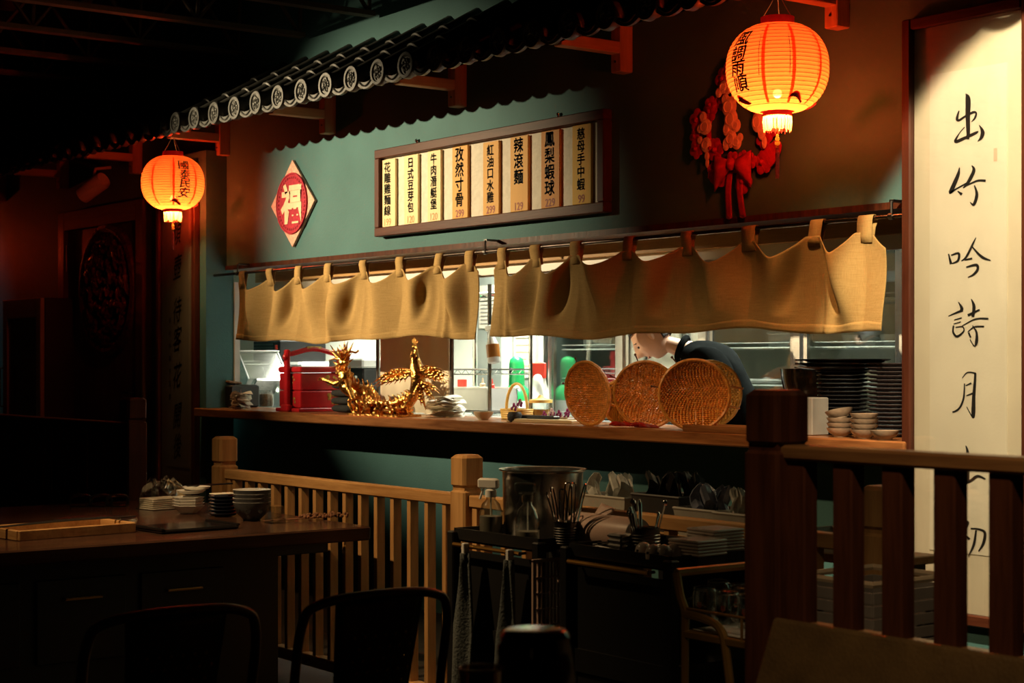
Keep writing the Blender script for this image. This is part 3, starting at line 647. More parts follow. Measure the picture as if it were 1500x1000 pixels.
def noren(tabs_px, left_px, right_px, label, ztab, zbot, seed):
    rr = random.Random(seed); Y0 = RYr - .012
    tx = [X(p, RYr) for p in tabs_px]; xl, xr = X(left_px, RYr), X(right_px, RYr)
    t = thing('hatch_curtain', label, 'curtain', ((xl + xr) / 2, RYr, RZr - .5)); ox = (xl + xr) / 2
    n = len(tx); sag = [rr.uniform(.055, .085) for _ in range(n - 1)]; amp = [rr.uniform(.018, .032) for _ in range(n - 1)]; ph = [rr.uniform(-.6, .6) for _ in range(n + 1)]
    hw = .036
    def seg(x):
        for i in range(n - 1):
            if tx[i] <= x <= tx[i + 1]: return i, (x - tx[i]) / (tx[i + 1] - tx[i])
        return (0, 0.) if x < tx[0] else (n - 2, 1.)
    def ztop(x):
        i, s = seg(x); d = min(abs(x - tx[i]), abs(x - tx[i + 1]))
        q = max(0, (d - hw)) / max(1e-3, (tx[i + 1] - tx[i]) / 2 - hw); q = min(1, q)
        return ztab - sag[i] * (1 - (1 - q) ** 1.7)
    def fn(u, v):
        # gathered sheet: hung from the straps, belly sagging between them
        x = xl + (xr - xl) * u; i, s = seg(x); zt = ztop(x); zb = zbot + .012 * sin(9 * u + seed) + .008 * sin(23 * u + 2 * seed)
        z = zt + (zb - zt) * v
        b = sin(pi * s); top = (1 - v)
        sk = s + .22 * (v - .1) * (1 if i % 2 else -1)              # folds lean as they fall
        fold = cos(2 * pi * sk + ph[i] * b) * (.25 + .75 * sin(pi * min(1, v * .9 + .12)))
        y = -.018 - amp[i] * (.5 * (1 - cos(2 * pi * s))) * (top ** 1.2) * 1.0 + .034 * fold
        crease = math.exp(-((s - .5 - .28 * (1 - v) * (1 if i % 2 else -1)) / .11) ** 2) * sin(pi * min(1, v * 1.25)) * .040
        y += crease + .012 * sin(31 * u + 3 * v + seed) * v + .010 * sin(13 * u - 4 * v)
        if i % 3 == 0: y -= .02 * math.exp(-((s - .25) / .08) ** 2) * v
        x += .005 * sin(2 * pi * s + ph[i]) * top * (1 - .3 * v)
        return (x - ox, Y0 + y - RYr, z - (RZr - .5))
    c = MB().grid(fn, 46 * (n - 1) // 2 * 2, 34); o = c.build('cloth', 'linen', t, True, solid=.003)
    def hem(v0, v1, off):
        def f2(u, v):
            p = fn(u, v0 + (v1 - v0) * v); return (p[0], p[1] + off, p[2])
        return MB().grid(f2, 46 * (n - 1) // 2 * 2, 3)
    hem(.90, 1.0, -.0032).build('hem', 'linen', o, True, solid=.0015)
    for k, x in enumerate(tx):
        w_ = hw + rr.uniform(-.004, .004); x = min(max(x, xl + w_), xr - w_); i, s = seg(x); yb = fn((x - xl) / (xr - xl), .03)
        zb = yb[2]; zr = .5; yf = yb[1]; dx_ = rr.uniform(-.005, .005)
        path = [(yf - .002, zb - .03, 0), (yf - .003, zb, 0), (-.016, zr - .012, 1), (-.0125, zr + .004, 1), (-.007, zr + .0118, 1), (.004, zr + .0118, 1), (.012, zr + .003, 1), (.013, zr - .02, 1), (.006, zb + .03, 0), (yf + .010, zb - .02, 0)]
        vv = []
        for y, z, m in path: vv += [(x - ox - w_ + dx_ * m, y, z), (x - ox + w_ + dx_ * m, y, z)]
        MB().add(vv, [(2 * q, 2 * q + 1, 2 * q + 3, 2 * q + 2) for q in range(len(path) - 1)]).build('strap', 'linen', t, True, solid=.003)
    return t
noren([357, 397, 439, 483, 534, 588, 645, 690], 352, 703, 'short linen hatch curtain hanging above the golden statue', RZr - .055, 1.525, 1)
noren([738, 786, 846, 924, 1008, 1099, 1198, 1270], 726, 1300, 'short linen hatch curtain hanging above the woven trays', RZr - .055, 1.525, 2)
# ================================================================== COUNTER
CZ = 1.10; CY0 = 5.04; CY1 = 5.72
ct = thing('serving_counter', 'long brown wooden serving counter along the kitchen hatch', 'counter', ((OX0 + OX1) / 2, 5.3, OZ0))
hl = (OX1 - OX0) / 2
MB().cham(-hl - .06, hl + .02, CY0 - 5.3, .20, .0, .055, .006).build('worktop', 'wood_counter', ct)
MB().box(-hl, hl, .201, CY1 - 5.3, .0, .052).build('steel_ledge', 'steel', ct)
# ================================================================== KITCHEN BEHIND THE HATCH
KY = 7.7
struct('wall_kitchen_back', MB().box(-15, -3, KY, KY + .1, 0, 2.7), 'kwall')
struct('wall_kitchen_left', MB().box(-15.1, -15, 5.56, KY + .1, 0, 2.7), 'kwall')
struct('wall_kitchen_right', MB().box(-3, -2.9, 5.56, KY + .1, 0, 2.7), 'kwall')
struct('ceiling_kitchen', MB().box(-15, -3, 5.56, KY, 2.7, 2.75), 'kwall')
KC = (1.0, 1.0, .84)
M['tube'] = pm('fluorescent_tube', (1, 1, 1), .5, emit=KC, estr=6)
for k, (x, y) in enumerate(((-12.2, 6.9), (-10.2, 6.9), (-8.2, 6.4), (-6.3, 6.4))):
    t = thing('kitchen_light', 'white fluorescent batten on the kitchen ceiling', 'lamp', (x, y, 2.7), 0, 'fluorescent battens on the kitchen ceiling')
    MB().cham(-.62, .62, -.06, .06, -.05, 0, .008).build('housing', 'white', t)
    MB().tube([(-.58, 0, -.07), (.58, 0, -.07)], .016, 10).build('tube', 'tube', t, True)
    a = area('batten_light', (0, 0, -.09), 1.15, .06, 90, KC); a.parent = t
# pale sliding-window frame standing behind the counter
wf = MB()
MBx = lambda a, b, c, d, e, f: wf.box(a, b, c, d, e, f)
MBx(OX0 + .02, OX1, 5.50, 5.54, 1.865, 1.925); MBx(OX0 - .03, OX0 + .012, 5.302, 5.34, CZ, 1.925)
wo = struct('window_1', wf, 'white')
# ---- back bench
bt = thing('kitchen_bench', 'stainless steel bench along the kitchen behind the hatch', 'bench', (-9.9, 6.15, 0))
MB().cham(-2.6, .9, -.28, .45, .90, .94, .005).build('worktop', 'steel', bt)
MB().box(-2.55, .85, -.24, .24, .3, .33).build('shelf', 'steel', bt)
for x in (-2.5, -.7, .8):
    for y in (-.23, .23): MB().tube([(x, y, 0), (x, y, .9)], .02, 8).build('leg', 'steel', bt)
def onp(px, py, Y): return (X(px, Y), Y, Z(px, py, Y))
# cream cloth panel
pn = thing('cloth_panel', 'cream cloth screen standing behind the golden statue', 'curtain', (X(606, 5.60), 5.60, CZ + .001))
hw = (X(657, 5.6) - X(557, 5.6)) / 2
MB().grid(lambda u, v: (-hw + 2 * hw * u, .008 * sin(14 * u) + .004 * sin(31 * u), v * .80), 40, 4).build('cloth', 'cream', pn, True, solid=.004)
MB().tube([(-hw - .05, 0, .81), (hw + .05, 0, .81)], .01, 8).build('rail', 'darksteel', pn)
for s in (-1, 1): MB().tube([(s * (hw + .03), 0, 0), (s * (hw + .03), 0, .82)], .012, 8).build('post', 'darksteel', pn)
# wire rack
rk = thing('wire_rack', 'chrome wire shelf rack standing behind the counter', 'rack', (X(702, 5.98), 5.98, 0)); rw = (X(745, 5.85) - X(662, 5.85)) / 2
for x in (-rw, rw):
    for y in (-.13, .17): MB().tube([(x, y, 0), (x, y, 1.85)], .012, 8).build('post', 'chrome', rk, True)
for z in (.55, 1.105, 1.355, 1.80):
    sh = MB()
    for y in (-.13, .17):
        for dz in (0, .028): sh.tube([(-rw, y, z - dz), (rw, y, z - dz)], .004, 6)
        n = 14; sh.tube([(-rw + 2 * rw * k / n, y, z - (.028 if k % 2 else 0)) for k in range(n + 1)], .0025, 4)
    for x in (-rw, rw): sh.tube([(x, -.13, z), (x, .17, z)], .004, 6)
    for k in range(16): sh.tube([(-rw + 2 * rw * k / 15, -.13, z + .004), (-rw + 2 * rw * k / 15, .17, z + .004)], .002, 4)
    sh.build('wire_shelf', 'chrome', rk)
rz0 = 1.1115
def lobj(name, label, cat, mb, mat, loc, smooth=True, group=None, **k): return tag(mb.build(name, mat, None, smooth, loc, **k), label, cat, group)
bn = MB(); ww, dd, hh = .235, .11, .135
bn.box(-ww, ww, -dd, dd, 0, .004).box(-ww, ww, -dd, -dd + .004, 0, hh).box(-ww, ww, dd - .004, dd, 0, hh).box(-ww, -ww + .004, -dd, dd, 0, hh).box(ww - .004, ww, -dd, dd, 0, hh)
for s in (-1, 1): bn.box(-ww - .008, ww + .008, s * dd - .008, s * dd + .008, hh - .006, hh + .004)
lobj('storage_bin', 'white rectangular plastic bin on the wire rack', 'bin', bn, 'white', (X(702, 5.98), 5.98, rz0), False)
M['redplastic'] = pm('red_plastic', (.75, .05, .03), .35); M['beige'] = pm('beige_plastic', (.62, .52, .36), .45)
M['clear'] = glass('clear_plastic', (.86, .88, .85), .12, .10); M['clearglass'] = glass('clear_glass', (.92, .95, .94), .03, .05)
M['amber'] = pm('amber_sauce', (.32, .12, .02), .3); M['tea'] = pm('amber_tea', (.62, .33, .05), .2)
def bottle(px, py0, Y, r, h, label, body, cap, capm='redplastic', rest=rz0 + .005):
    t = thing('squeeze_bottle', label, 'bottle', (X(px, Y), Y, rest))
    MB().lathe([(r * .95, 0), (r, .01), (r, h * .72), (r * .5, h * .84), (r * .42, h * .86)], 18).build('body', body, t, True)
    if cap == 'tip': MB().lathe([(r * .6, h * .84), (r * .6, h * .9), (r * .28, h * .93), (r * .10, h * 1.12), (.001, h * 1.12)], 14).build('cap', capm, t, True)
    else: MB().lathe([(r * 1.02, h * .72), (r * 1.02, h * .96), (.001, h * .97)], 18).build('cap', capm, t, True)
for a in ((677, .028, .185, 'white bottle with wide red cap on the wire rack', 'white', 'cap'), (707, .03, .17, 'beige squeeze bottle with pale tip on the wire rack', 'beige', 'tip'), (721, .024, .165, 'red tipped squeeze bottle on the wire rack', 'redplastic', 'tip')):
    bottle(a[0], 0, 5.98, a[1], a[2], a[3], a[4], a[5], 'redplastic' if 'red' in a[3] else 'beige')
sb = thing('spray_bottle', 'hanging spray bottle with amber label on the wire rack', 'bottle', (X(724, 5.83), 5.83, Z(724, 531, 5.83)), rot=(0, R(-10), 0))
MB().lathe([(.034, 0), (.038, .01), (.038, .10), (.018, .15), (.012, .19)], 18).build('body', 'white', sb, True)
MB().lathe([(.039, .03), (.0392, .105)], 18).build('label_band', 'amber', sb, True)
MB().cham(-.045, .03, -.012, .012, .19, .22, .005).tube([(-.03, 0, .2), (-.035, 0, .15)], .004, 6).build('trigger', 'white', sb)
# green bottle on the bench, pouch, teapot and basket
M['green'] = pm('green_plastic', (.01, .22, .06), .25)
pt = thing('prep_table', 'narrow steel prep table behind the wire rack', 'table', (-8.45, 6.42, 0))
MB().cham(-.5, .8, -.14, .14, .90, .94, .004).build('worktop', 'steel', pt)
for x in (-.45, .75): MB().cham(x - .02, x + .02, -.1, .1, 0, .90, .004).build('leg', 'steel', pt)
gb = thing('soap_bottle', 'green round-topped plastic bottle behind the tea basket', 'bottle', (X(757, 6.40), 6.40, .94))
MB().lathe([(.085, 0), (.095, .02), (.095, .24), (.075, .29), (.05, .315), (.047, .45), (.042, .475), (.025, .492), (.001, .497)], 28).build('body', 'green', gb, True)
MB().cham(-.012, .012, -.052, -.044, .385, .425, .003).build('slot', 'black', gb)
MB().lathe([(.0955, .05), (.0955, .22)], 28).build('label_band', 'white', gb, True)
pc = thing('food_pouch', 'white crumpled food pouch with red top behind the tea basket', 'bag', (X(790, 6.42), 6.42, .94))
def pouch(w_, h_, d_, sd):
    return lambda u, v: (w_ * (cos(2 * pi * u)) * (1 - .25 * v) + .01 * sin(9 * v + 5 * u * pi + sd), d_ * sin(2 * pi * u) * (1 - v) ** .5 + .006 * sin(12 * v + 8 * u), h_ * v)
MB().grid(pouch(.085, .40, .05, 1), 30, 14, closed_u=True).build('pouch', 'white', pc, True)
MB().cham(-.068, .068, -.012, .004, .36, .455, .004).build('red_top', 'redplastic', pc)
kt = thing('tea_basket', 'yellow bamboo basket with arched handle on the counter', 'basket', (X(757, 5.40), 5.40, CZ + .001))
M['bamboo'] = pm('yellow_bamboo', (.66, .42, .10), .5, var=.2, scale=30)
bk = MB()
for k in range(5): bk.tube([(.09 * (1 + .02 * k) * cos(2 * pi * i / 28), .07 * (1 + .02 * k) * sin(2 * pi * i / 28), .006 + k * .011) for i in range(28)], .0055, 6, closed=True)
bk.lathe([(.001, .002), (.088, .002), (.088, .006)], 24, sy=.78); bk.build('woven_side', 'bamboo', kt, True)
MB().tube([(-.09 * cos(pi * k / 16) if k else -.09, 0, .05 + .135 * sin(pi * k / 16)) for k in range(17)], .008, 8).build('handle', 'bamboo', kt, True)
tp = thing('tea_jar', 'squat glass jar of amber tea on the counter', 'jar', (X(792, 5.52), 5.52, CZ + .001))
MB().lathe([(.05, 0), (.062, .006), (.066, .05), (.060, .085), (.058, .085), (.063, .05), (.059, .01), (.001, .008)], 28).build('glass', 'clearglass', tp, True)
MB().lathe([(.057, .009), (.0615, .05), (.001, .05)], 28).build('tea', 'tea', tp, True)
MB().lathe([(.062, .085), (.062, .10), (.02, .11), (.008, .125), (.001, .126)], 28).build('lid', 'bamboo', tp, True)
# ---- reach-in fridge with glass doors
FY = 6.6; fx0 = X(803, FY) - .03; fdw = .71
fr = thing('reach_in_fridge', 'wide steel fridge with glass doors and wire shelves behind the cook', 'fridge', (fx0, FY, 0))
NW = 4; W_ = NW * fdw + .06
MB().box(0, W_, .62, .66, .1, 2.1).box(0, W_, .02, .66, .06, .12).box(0, W_, .02, .66, 2.08, 2.14).box(0, .03, .02, .66, .1, 2.1).box(W_ - .03, W_, .02, .66, .1, 2.1).build('carcass', 'kgrey', fr)
MB().box(.03, W_ - .03, .60, .621, .12, 2.08).build('back_panel', 'kwall', fr)
for x in (.05, W_ - .05):
    for y in (.08, .58): MB().lathe([(.02, 0), (.025, .065)], 10, T(x, y, 0)).build('foot', 'black', fr)
for k in range(NW + 1): MB().cham(k * fdw + .002, k * fdw + .058, -.02, .03, .08, 2.12, .006).box(k * fdw - .03 if k else .0, k * fdw + .09, -.005, .02, .08, 2.12).build('door_stile', 'steel', fr)
MB().cham(0, W_, -.015, .03, 1.98, 2.12, .004).build('head_rail', 'steel', fr)
MB().cham(0, W_, -.015, .03, .06, .2, .004).build('foot_rail', 'steel', fr)
for k in range(NW): MB().box(k * fdw + .06, (k + 1) * fdw, .002, .008, .2, 1.98).build('door_glass', 'clearglass', fr)
M['shelfwhite'] = pm('white_coated_wire', (.80, .83, .76), .4)
for z in (.5, .8, 1.06, 1.27, 1.475, 1.72):
    for k in range(NW):
        s = MB(); xa, xb = k * fdw + .07, (k + 1) * fdw - .01
        for y in (.08, .58): s.tube([(xa, y, z), (xb, y, z)], .006, 6)
        s.tube([(xa, .08, z + .028), (xb, .08, z + .028)], .004, 6)
        for q in range(22): s.tube([(xa + (xb - xa) * q / 21, .08, z + .004), (xa + (xb - xa) * q / 21, .58, z + .004)], .0025, 4)
        s.build('wire_shelf', 'shelfwhite', fr)
def bowl_prof(r, h, th=.004, foot=.5): return [(.001, .004), (r * foot, 0), (r * foot * 1.02, .004), (r * .80, h * .45), (r * .95, h * .8), (r, h), (r - th, h), (r * .93 - th, h * .8), (r * .78 - th, h * .45 + th), (r * foot * .9, .008), (.001, .007)]
def fitem(lx, ly, lz, name, label, cat, mb, mat): return lobj(name, label, cat, mb, mat, (fx0 + lx, FY + ly, lz + .007))
for lx, z, r in ((2.08, 1.27, .06), (1.95, 1.27, .05), (2.0, 1.475, .07)): pass
fitem(1.72, .22, 1.27, 'food_tray', 'white foam food tray with orange garnish on the fridge shelf', 'tray', MB().cham(-.11, .11, -.07, .07, 0, .03, .01).ball((0, 0, .03), .035, 10, 6, None, (1, 1, .4)), 'ceramic')
fitem(1.95, .22, 1.27, 'food_bowl', 'small white bowl beside the foam tray on the fridge shelf', 'bowl', MB().lathe(bowl_prof(.065, .045), 24), 'ceramic')
fitem(1.86, .25, 1.475, 'food_box', 'white lidded food box on the upper fridge shelf', 'box', MB().cham(-.1, .1, -.08, .08, 0, .08, .01).cham(-.104, .104, -.084, .084, .07, .085, .004), 'white')
for k in range(4): fitem(2.32 + .13 * k, .22, 1.475, 'tea_cup', 'white cup in a row on the fridge shelf above the plates', 'cup', MB().lathe(bowl_prof(.05, .06), 20).tube([(.048, 0, .045), (.07, 0, .04), (.068, 0, .02), (.042, 0, .018)], .005, 6), 'ceramic')['group'] = 'white cups on the fridge shelf'
fitem(.32, .25, 1.475, 'food_box', 'shallow white box on the fridge shelf behind the tilted tray', 'box', MB().cham(-.16, .12, -.08, .08, 0, .07, .01), 'white')
# ---- left end of the bench
bz = .941
wm = thing('slush_machine', 'white kitchen machine with black louvred hood and red switch', 'machine', onp(432, 600, 6.36)[:2] + (bz,))
MB().cham(-.30, .34, -.16, .2, 0, .46, .02).build('body', 'white', wm)
MB().cham(-.28, .12, -.20, .2, .46, .62, .01).build('hood', 'black', wm)
for k in range(5): MB().box(-.26, .04, -.206, -.199, .48 + k * .026, .49 + k * .026).build('louvre', 'darksteel', wm)
MB().cham(.07, .10, -.21, -.199, .55, .585, .003).build('switch', 'redplastic', wm)
MB().cham(.06, .11, -.21, -.199, .49, .535, .003).build('switch_plate', 'white', wm)
MB().cham(-.2, .25, -.17, -.155, .36, .43, .003).build('control_strip', 'palemetal', wm)
# tilted steel pans
for k, (px, py, a) in enumerate(((362, 575, 38), (388, 560, 40))):
    tp_ = thing('food_pan', ['tilted clear food pan leaning beside the receipt printer', 'tilted clear food pan leaning on the white machine'][k], 'pan', (X(px, 5.95), 5.95, Z(px, py, 5.95) - .02), rot=(0, R(-a), 0))
    q = MB(); a_, b_, c_ = .075, .16, .25
    q.box(-a_, a_, -b_, b_, 0, .004).box(-a_, -a_ + .004, -b_, b_, 0, c_).box(a_ - .004, a_, -b_, b_, 0, c_).box(-a_, a_, -b_, -b_ + .004, 0, c_).box(-a_, a_, b_ - .004, b_, 0, c_)
    q.build('body', 'clear', tp_)
    e_ = MB()
    for s in (-1, 1): e_.box(-a_ - .012, a_ + .012, s * b_ - .012, s * b_ + .012, c_ - .004, c_ + .004).box(s * a_ - .012, s * a_ + .012, -b_, b_, c_ - .004, c_ + .004)
    for s in (-1, 1):
        for u in (-1, 1): e_.box(s * a_ - .005, s * a_ + .005, u * b_ - .005, u * b_ + .005, 0, c_)
    e_.build('rim', 'white', tp_)
    MB().box(-.08, .08, -.1, .1, -.02, -.003).build('rest', 'steel', tp_)
jr = thing('spice_jar', 'glass jar with brown contents beside the receipt printer', 'jar', (X(389, 5.6), 5.6, CZ))
MB().lathe([(.045, 0), (.05, .01), (.05, .07), (.04, .085)], 20).build('contents', pm('brown_spice', (.20, .11, .05), .5, var=.5, scale=60), jr, True)
MB().lathe([(.051, .0), (.0525, .01), (.0525, .08), (.042, .095), (.042, .11)], 20).build('glass', 'clearglass', jr, True)
st = thing('steel_tub', 'round steel tub on the kitchen bench behind the red food box', 'tub', (X(476, 6.1), 6.1, bz))
MB().lathe([(.14, 0), (.15, .01), (.16, .26), (.172, .265), (.172, .27), (.155, .268), (.145, .02), (.001, .015)], 32).build('body', 'steel', st, True)
oven = thing('counter_oven', 'dark counter oven with pale top behind the golden dragon', 'oven', (X(534, 6.2), 6.2, bz))
MB().cham(-.12, .30, -.2, .2, 0, .42, .01).build('body', 'black', oven); MB().cham(-.13, .31, -.21, .21, .42, .48, .01).build('top', 'white', oven)
MB().tube([(-.08, -.23, .36), (.26, -.23, .36)], .01, 8).build('handle', 'steel', oven)
for k, (px, h_) in enumerate(((716, .16), (768, .34))):
    nt_ = thing('pinned_notice', ['white printed notice hanging between the two curtains', 'white printed notice hanging behind the green bottle'][k], 'notice', (X(px, 6.575), 6.575, 1.30 + .32 * (1 - k)), 0)
    MB().box(-.11, .11, 0, .002, 0, h_ + .12).build('sheet', 'paper', nt_)
    q = MB()
    for i in range(9): q.box(-.09, -.09 + random.uniform(.1, .17), -.0012, -.0002, .03 + i * (h_ + .06) / 9, .036 + i * (h_ + .06) / 9)
    q.build('print_line', pm('print_grey', (.35, .35, .33), .7), nt_)
    MB().box(-.13, .13, .002, .012, -1.30 if k else -1.62, h_ + .2).build('backing_board', 'kgrey', nt_)
# ================================================================== ON THE COUNTER
# receipt printer and tablet
rp = thing('receipt_printer', 'black receipt printer with raised lid at the counter end', 'printer', (X(345, 5.34), 5.34, CZ))
MB().cham(-.11, .12, -.1, .12, 0, .15, .012).build('body', 'black', rp)
MB().cham(-.10, .09, -.12, -.02, .15, .165, .004, T(0, 0, 0, rx=R(-8))).build('lid', pm('brown_cover', (.22, .11, .05), .4), rp)
tb = thing('card_stand', 'dark card stand leaning on the receipt printer', 'stand', (X(335, 5.36), 5.40, CZ + .17), rot=(R(-12), R(-18), 0))
MB().cham(-.06, .06, -.008, .008, 0, .22, .01).build('board', pm('stand_brown', (.06, .035, .02), .35), tb)
def papers(name, label, px, Y, n, w_, seed):
    t = thing(name, label, 'receipts', (X(px, Y), Y, CZ)); rr = random.Random(seed)
    MB().tube([(0, 0, .003), (0, 0, .10 + .002 * n)], .0018, 6).lathe([(.03, 0), (.03, .004), (.001, .005)], 16).build('spike', 'chrome', t)
    for k in range(n):
        a = rr.uniform(0, 6); s = rr.uniform(.7, 1.15); z0 = .008 + .10 * k / n; b = rr.uniform(-.03, .03)
        MB().grid(lambda u, v: ((u - .5) * w_ * s, (v - .5) * .07 * s, z0 + .018 * sin(3 * u + a) * cos(2 * v + a) + b * (u - .5)), 8, 5, T(rz=a)).build('slip', 'paper', t, True, solid=.0006)
    return t
papers('receipt_pile', 'pile of white receipts on a spike beside the red food box', 353, 5.16, 14, .12, 3)
papers('receipt_pile', 'loose pile of cream receipts on a spike beside the golden statue', 652, 5.30, 18, .20, 5)
# red lacquer food box
bxx = (X(410, 5.15) + X(442, 5.15)) / 2; bw_ = (X(442, 5.15) - X(410, 5.15)) / 2
rb = thing('lacquer_food_box', 'red lacquer two-tier food box with arched handle and gold painting', 'box', (bxx, 5.31, CZ))
M['goldpaint'] = pm('gold_painting', (.42, .26, .05), .4, .6, var=.5, scale=70)
MB().cham(-bw_ - .012, bw_ + .012, -.185, .185, 0, .022, .004).build('base', 'red', rb)
for k in range(2): 
    tr = MB().cham(-bw_, bw_, -.165, .165, .024 + k * .105, .127 + k * .105, .006).build('tier', 'red', rb)
    q = MB(); rr = random.Random(k)
    for i in range(14): q.ball((bw_ + .001, .05 + rr.uniform(-.05, .07), .076 + k * .105 + rr.uniform(-.03, .03)), rr.uniform(.008, .016), 7, 4, None, (.1, 1, .8))
    for i in range(8): q.ball((rr.uniform(-.08, .08), -.166, .076 + k * .105 + rr.uniform(-.03, .03)), rr.uniform(.007, .013), 7, 4, None, (1, .1, .8))
    q.build('gold_motif', 'goldpaint', tr)['kind'] = 'stuff'
MB().cham(-bw_ - .006, bw_ + .006, -.171, .171, .236, .272, .008).build('lid', 'red', rb)
for s in (-1, 1):
    MB().cham(-.022, .022, s * .185 - .012, s * .185 + .012, 0, .375, .005).build('handle_post', 'red', rb)
    MB().cham(-.05, .05, s * .19 - .016, s * .19 + .016, 0, .045, .008).build('foot_bracket', 'red', rb); MB().ball((0, s * .19, .33), .024, 10, 6).build('boss', 'red', rb, True)
hb = MB(); P = [(0, -.20 + .4 * k / 16, .345 + .035 * sin(pi * k / 16) ** 2 * (1)) for k in range(17)]; hb.tube(P, .015, 8); h_ = hb.build('handle_bar', 'red', rb, True)
MB().tube([(0, -.05 + .1 * k / 6, .382 + .002 * sin(pi * k / 6)) for k in range(7)], .013, 8).build('gold_motif', 'goldpaint', h_, True)
# folded charcoal towels
M['towel'] = pm('charcoal_terry', (.022, .023, .023), .95, var=.35, scale=180, bump=.6)
def sgp(c, p): return abs(c) ** p * (1 if c > 0 else -1)
tw = MB().grid(lambda u, v: (.11 * sgp(cos(2 * pi * u), .4) * sgp(sin(pi * v), .55), .085 * sgp(sin(2 * pi * u), .4) * sgp(sin(pi * v), .55), .0235 - .0235 * sgp(cos(pi * v), .8)), 36, 16, closed_u=True).mesh('folded_towel', 'towel', True)
for k in range(4): tag(inst(tw, 'folded_towel', None, (X(507, 5.3) + random.uniform(-.006, .006), 5.33, CZ + .001 + k * .0455)), 'folded charcoal towel in the stack beside the red food box', 'towel', 'folded towels on the counter')
# golden dragon and phoenix
SY = 5.15; sx_ = X(575, SY)
gs = thing('golden_statue', 'golden dragon and phoenix statue on a wave base on the counter', 'statue', (sx_, SY, CZ))
def Q(zx, zy, dy=0): px, py = 480 + zx / 5.357, 480 + zy / 5.357; return (X(px, SY) - sx_, dy, Z(px, py, SY) - CZ)
rr = random.Random(21)
bs = MB()
for k in range(60):
    u = rr.random(); zx = 250 + 390 * u; zy = 690 - rr.uniform(5, 70); q = Q(zx, zy, rr.uniform(-.06, .07)); r = rr.uniform(.016, .03); bs.ball((q[0], q[1], max(r * .6, q[2])), r, 9, 6, None, (1.2, 1, .8))
for k in range(26):
    u = rr.random(); a = Q(260 + 370 * u, 680, rr.uniform(-.07, .05)); d = rr.uniform(-.05, .05)
    bs.tube(spl([(a[0], a[1], .005), (a[0] + d, a[1] - .02, .04), (a[0] + d * 1.8, a[1] - .03, .07), (a[0] + d * 1.2, a[1] - .035, .085)], 3), [.012, .013, .012, .011, .010, .009, .008, .006, .005, .003], 6)
bs.box(Q(245, 690)[0], Q(640, 690)[0], -.08, .08, 0, .012); bs.build('wave_base', 'gold', gs, True)
db = MB(); path = [Q(120, 330, -.02), Q(180, 380, -.03), Q(170, 440, -.02), Q(210, 490, .0), Q(290, 520, .02), Q(360, 570, .0), Q(440, 600, -.02), Q(540, 590, .0), Q(610, 545, .02), Q(640, 510, .03)]
PP = spl(path, 6); n = len(PP); rad = [.02 + .028 * sin(pi * min(1, (i / n) * 1.35 + .10)) ** .8 for i in range(n)]; rad = [max(.008, r) for r in rad]
db.tube(PP, rad, 12)
for i in range(2, n - 3, 2):      # dorsal fins and belly scales
    p = Vector(PP[i]); t_ = (Vector(PP[i + 1]) - Vector(PP[i - 1])).normalized(); nrm = Vector((-t_.z, 0, t_.x))
    if nrm.z < 0: nrm = -nrm
    db.tube([p + nrm * rad[i] * .8, p + nrm * (rad[i] + .02) - t_ * .008, p + nrm * (rad[i] + .032) - t_ * .022], [.007, .005, .0015], 5)
    for s in range(5): a = s * 1.2 + i; db.ball(p + nrm * rad[i] * cos(a) * .9 + Vector((0, 1, 0)) * rad[i] * sin(a) * .9, .010, 6, 4)
db.build('dragon_body', 'gold', gs, True)
dh = MB(); hc = Vector(Q(150, 270, -.02))
dh.ball(hc, .034, 12, 8, None, (1.1, .9, 1.0)); dh.ball(hc + Vector((.035, -.01, .0)), .022, 10, 6, None, (1.4, .9, .7)); dh.ball(hc + Vector((.03, -.01, -.03)), .015, 8, 6, None, (1.6, .9, .5))
dh.ball(hc + Vector((.015, -.03, .018)), .008, 8, 6)
for k in range(44):
    a = R(rr.uniform(20, 200)); l = rr.uniform(.05, .115); d = Vector((cos(a) * .9, rr.uniform(-.4, .4), sin(a))).normalized(); c = Vector((-.4 * d.z, 0, .4 * d.x)) * rr.choice((-1, 1))
    s0 = hc + d * .02 + Vector((-.01, 0, rr.uniform(-.04, .02)))
    dh.tube([s0, s0 + d * l * .5 + c * .012, s0 + d * l], [.009, .0065, .0012], 6)
for s in (-1, 1):
    dh.tube(spl([hc + Vector((0, s * .015, .02)), hc + Vector((.02, s * .03, .06)), hc + Vector((.07, s * .035, .055)), hc + Vector((.10, s * .035, .065))], 4), .006, 6)
    dh.tube(spl([hc + Vector((0, s * .015, .02)), hc + Vector((-.05, s * .03, .06)), hc + Vector((-.10, s * .03, .10))], 4), [.008, .008, .007, .006, .005, .005, .004, .003, .002], 6)
dh.build('dragon_head', 'gold', gs, True)
dl = MB()
for (a, b, c) in (((200, 410, -.04), (130, 440, -.06), (40, 405, -.06)), ((220, 420, -.05), (260, 470, -.08), (300, 560, -.08)), ((330, 540, -.03), (380, 620, -.07), (420, 650, -.09)), ((480, 590, -.02), (520, 640, -.07), (600, 660, -.08))):
    A_, B_, C_ = Q(*a), Q(*b), Q(*c); dl.tube([A_, B_, C_], [.022, .016, .012], 8)
    for s in (-1, 0, 1): dl.tube([C_, Vector(C_) + Vector((-.02, s * .014, .008)), Vector(C_) + Vector((-.034, s * .02, -.008))], [.007, .006, .002], 5)
dl.build('dragon_leg', 'gold', gs, True)
ph = MB(); path = spl([Q(640, 610), Q(690, 500), Q(712, 400), Q(700, 320), Q(688, 240), Q(694, 190), Q(690, 165)], 5); n = len(path)
ph.tube(path, [.018 + .024 * sin(pi * min(1, i / n * 1.4)) for i in range(n - 8)] + [.016, .014, .013, .012, .012, .013, .014, .012], 10)
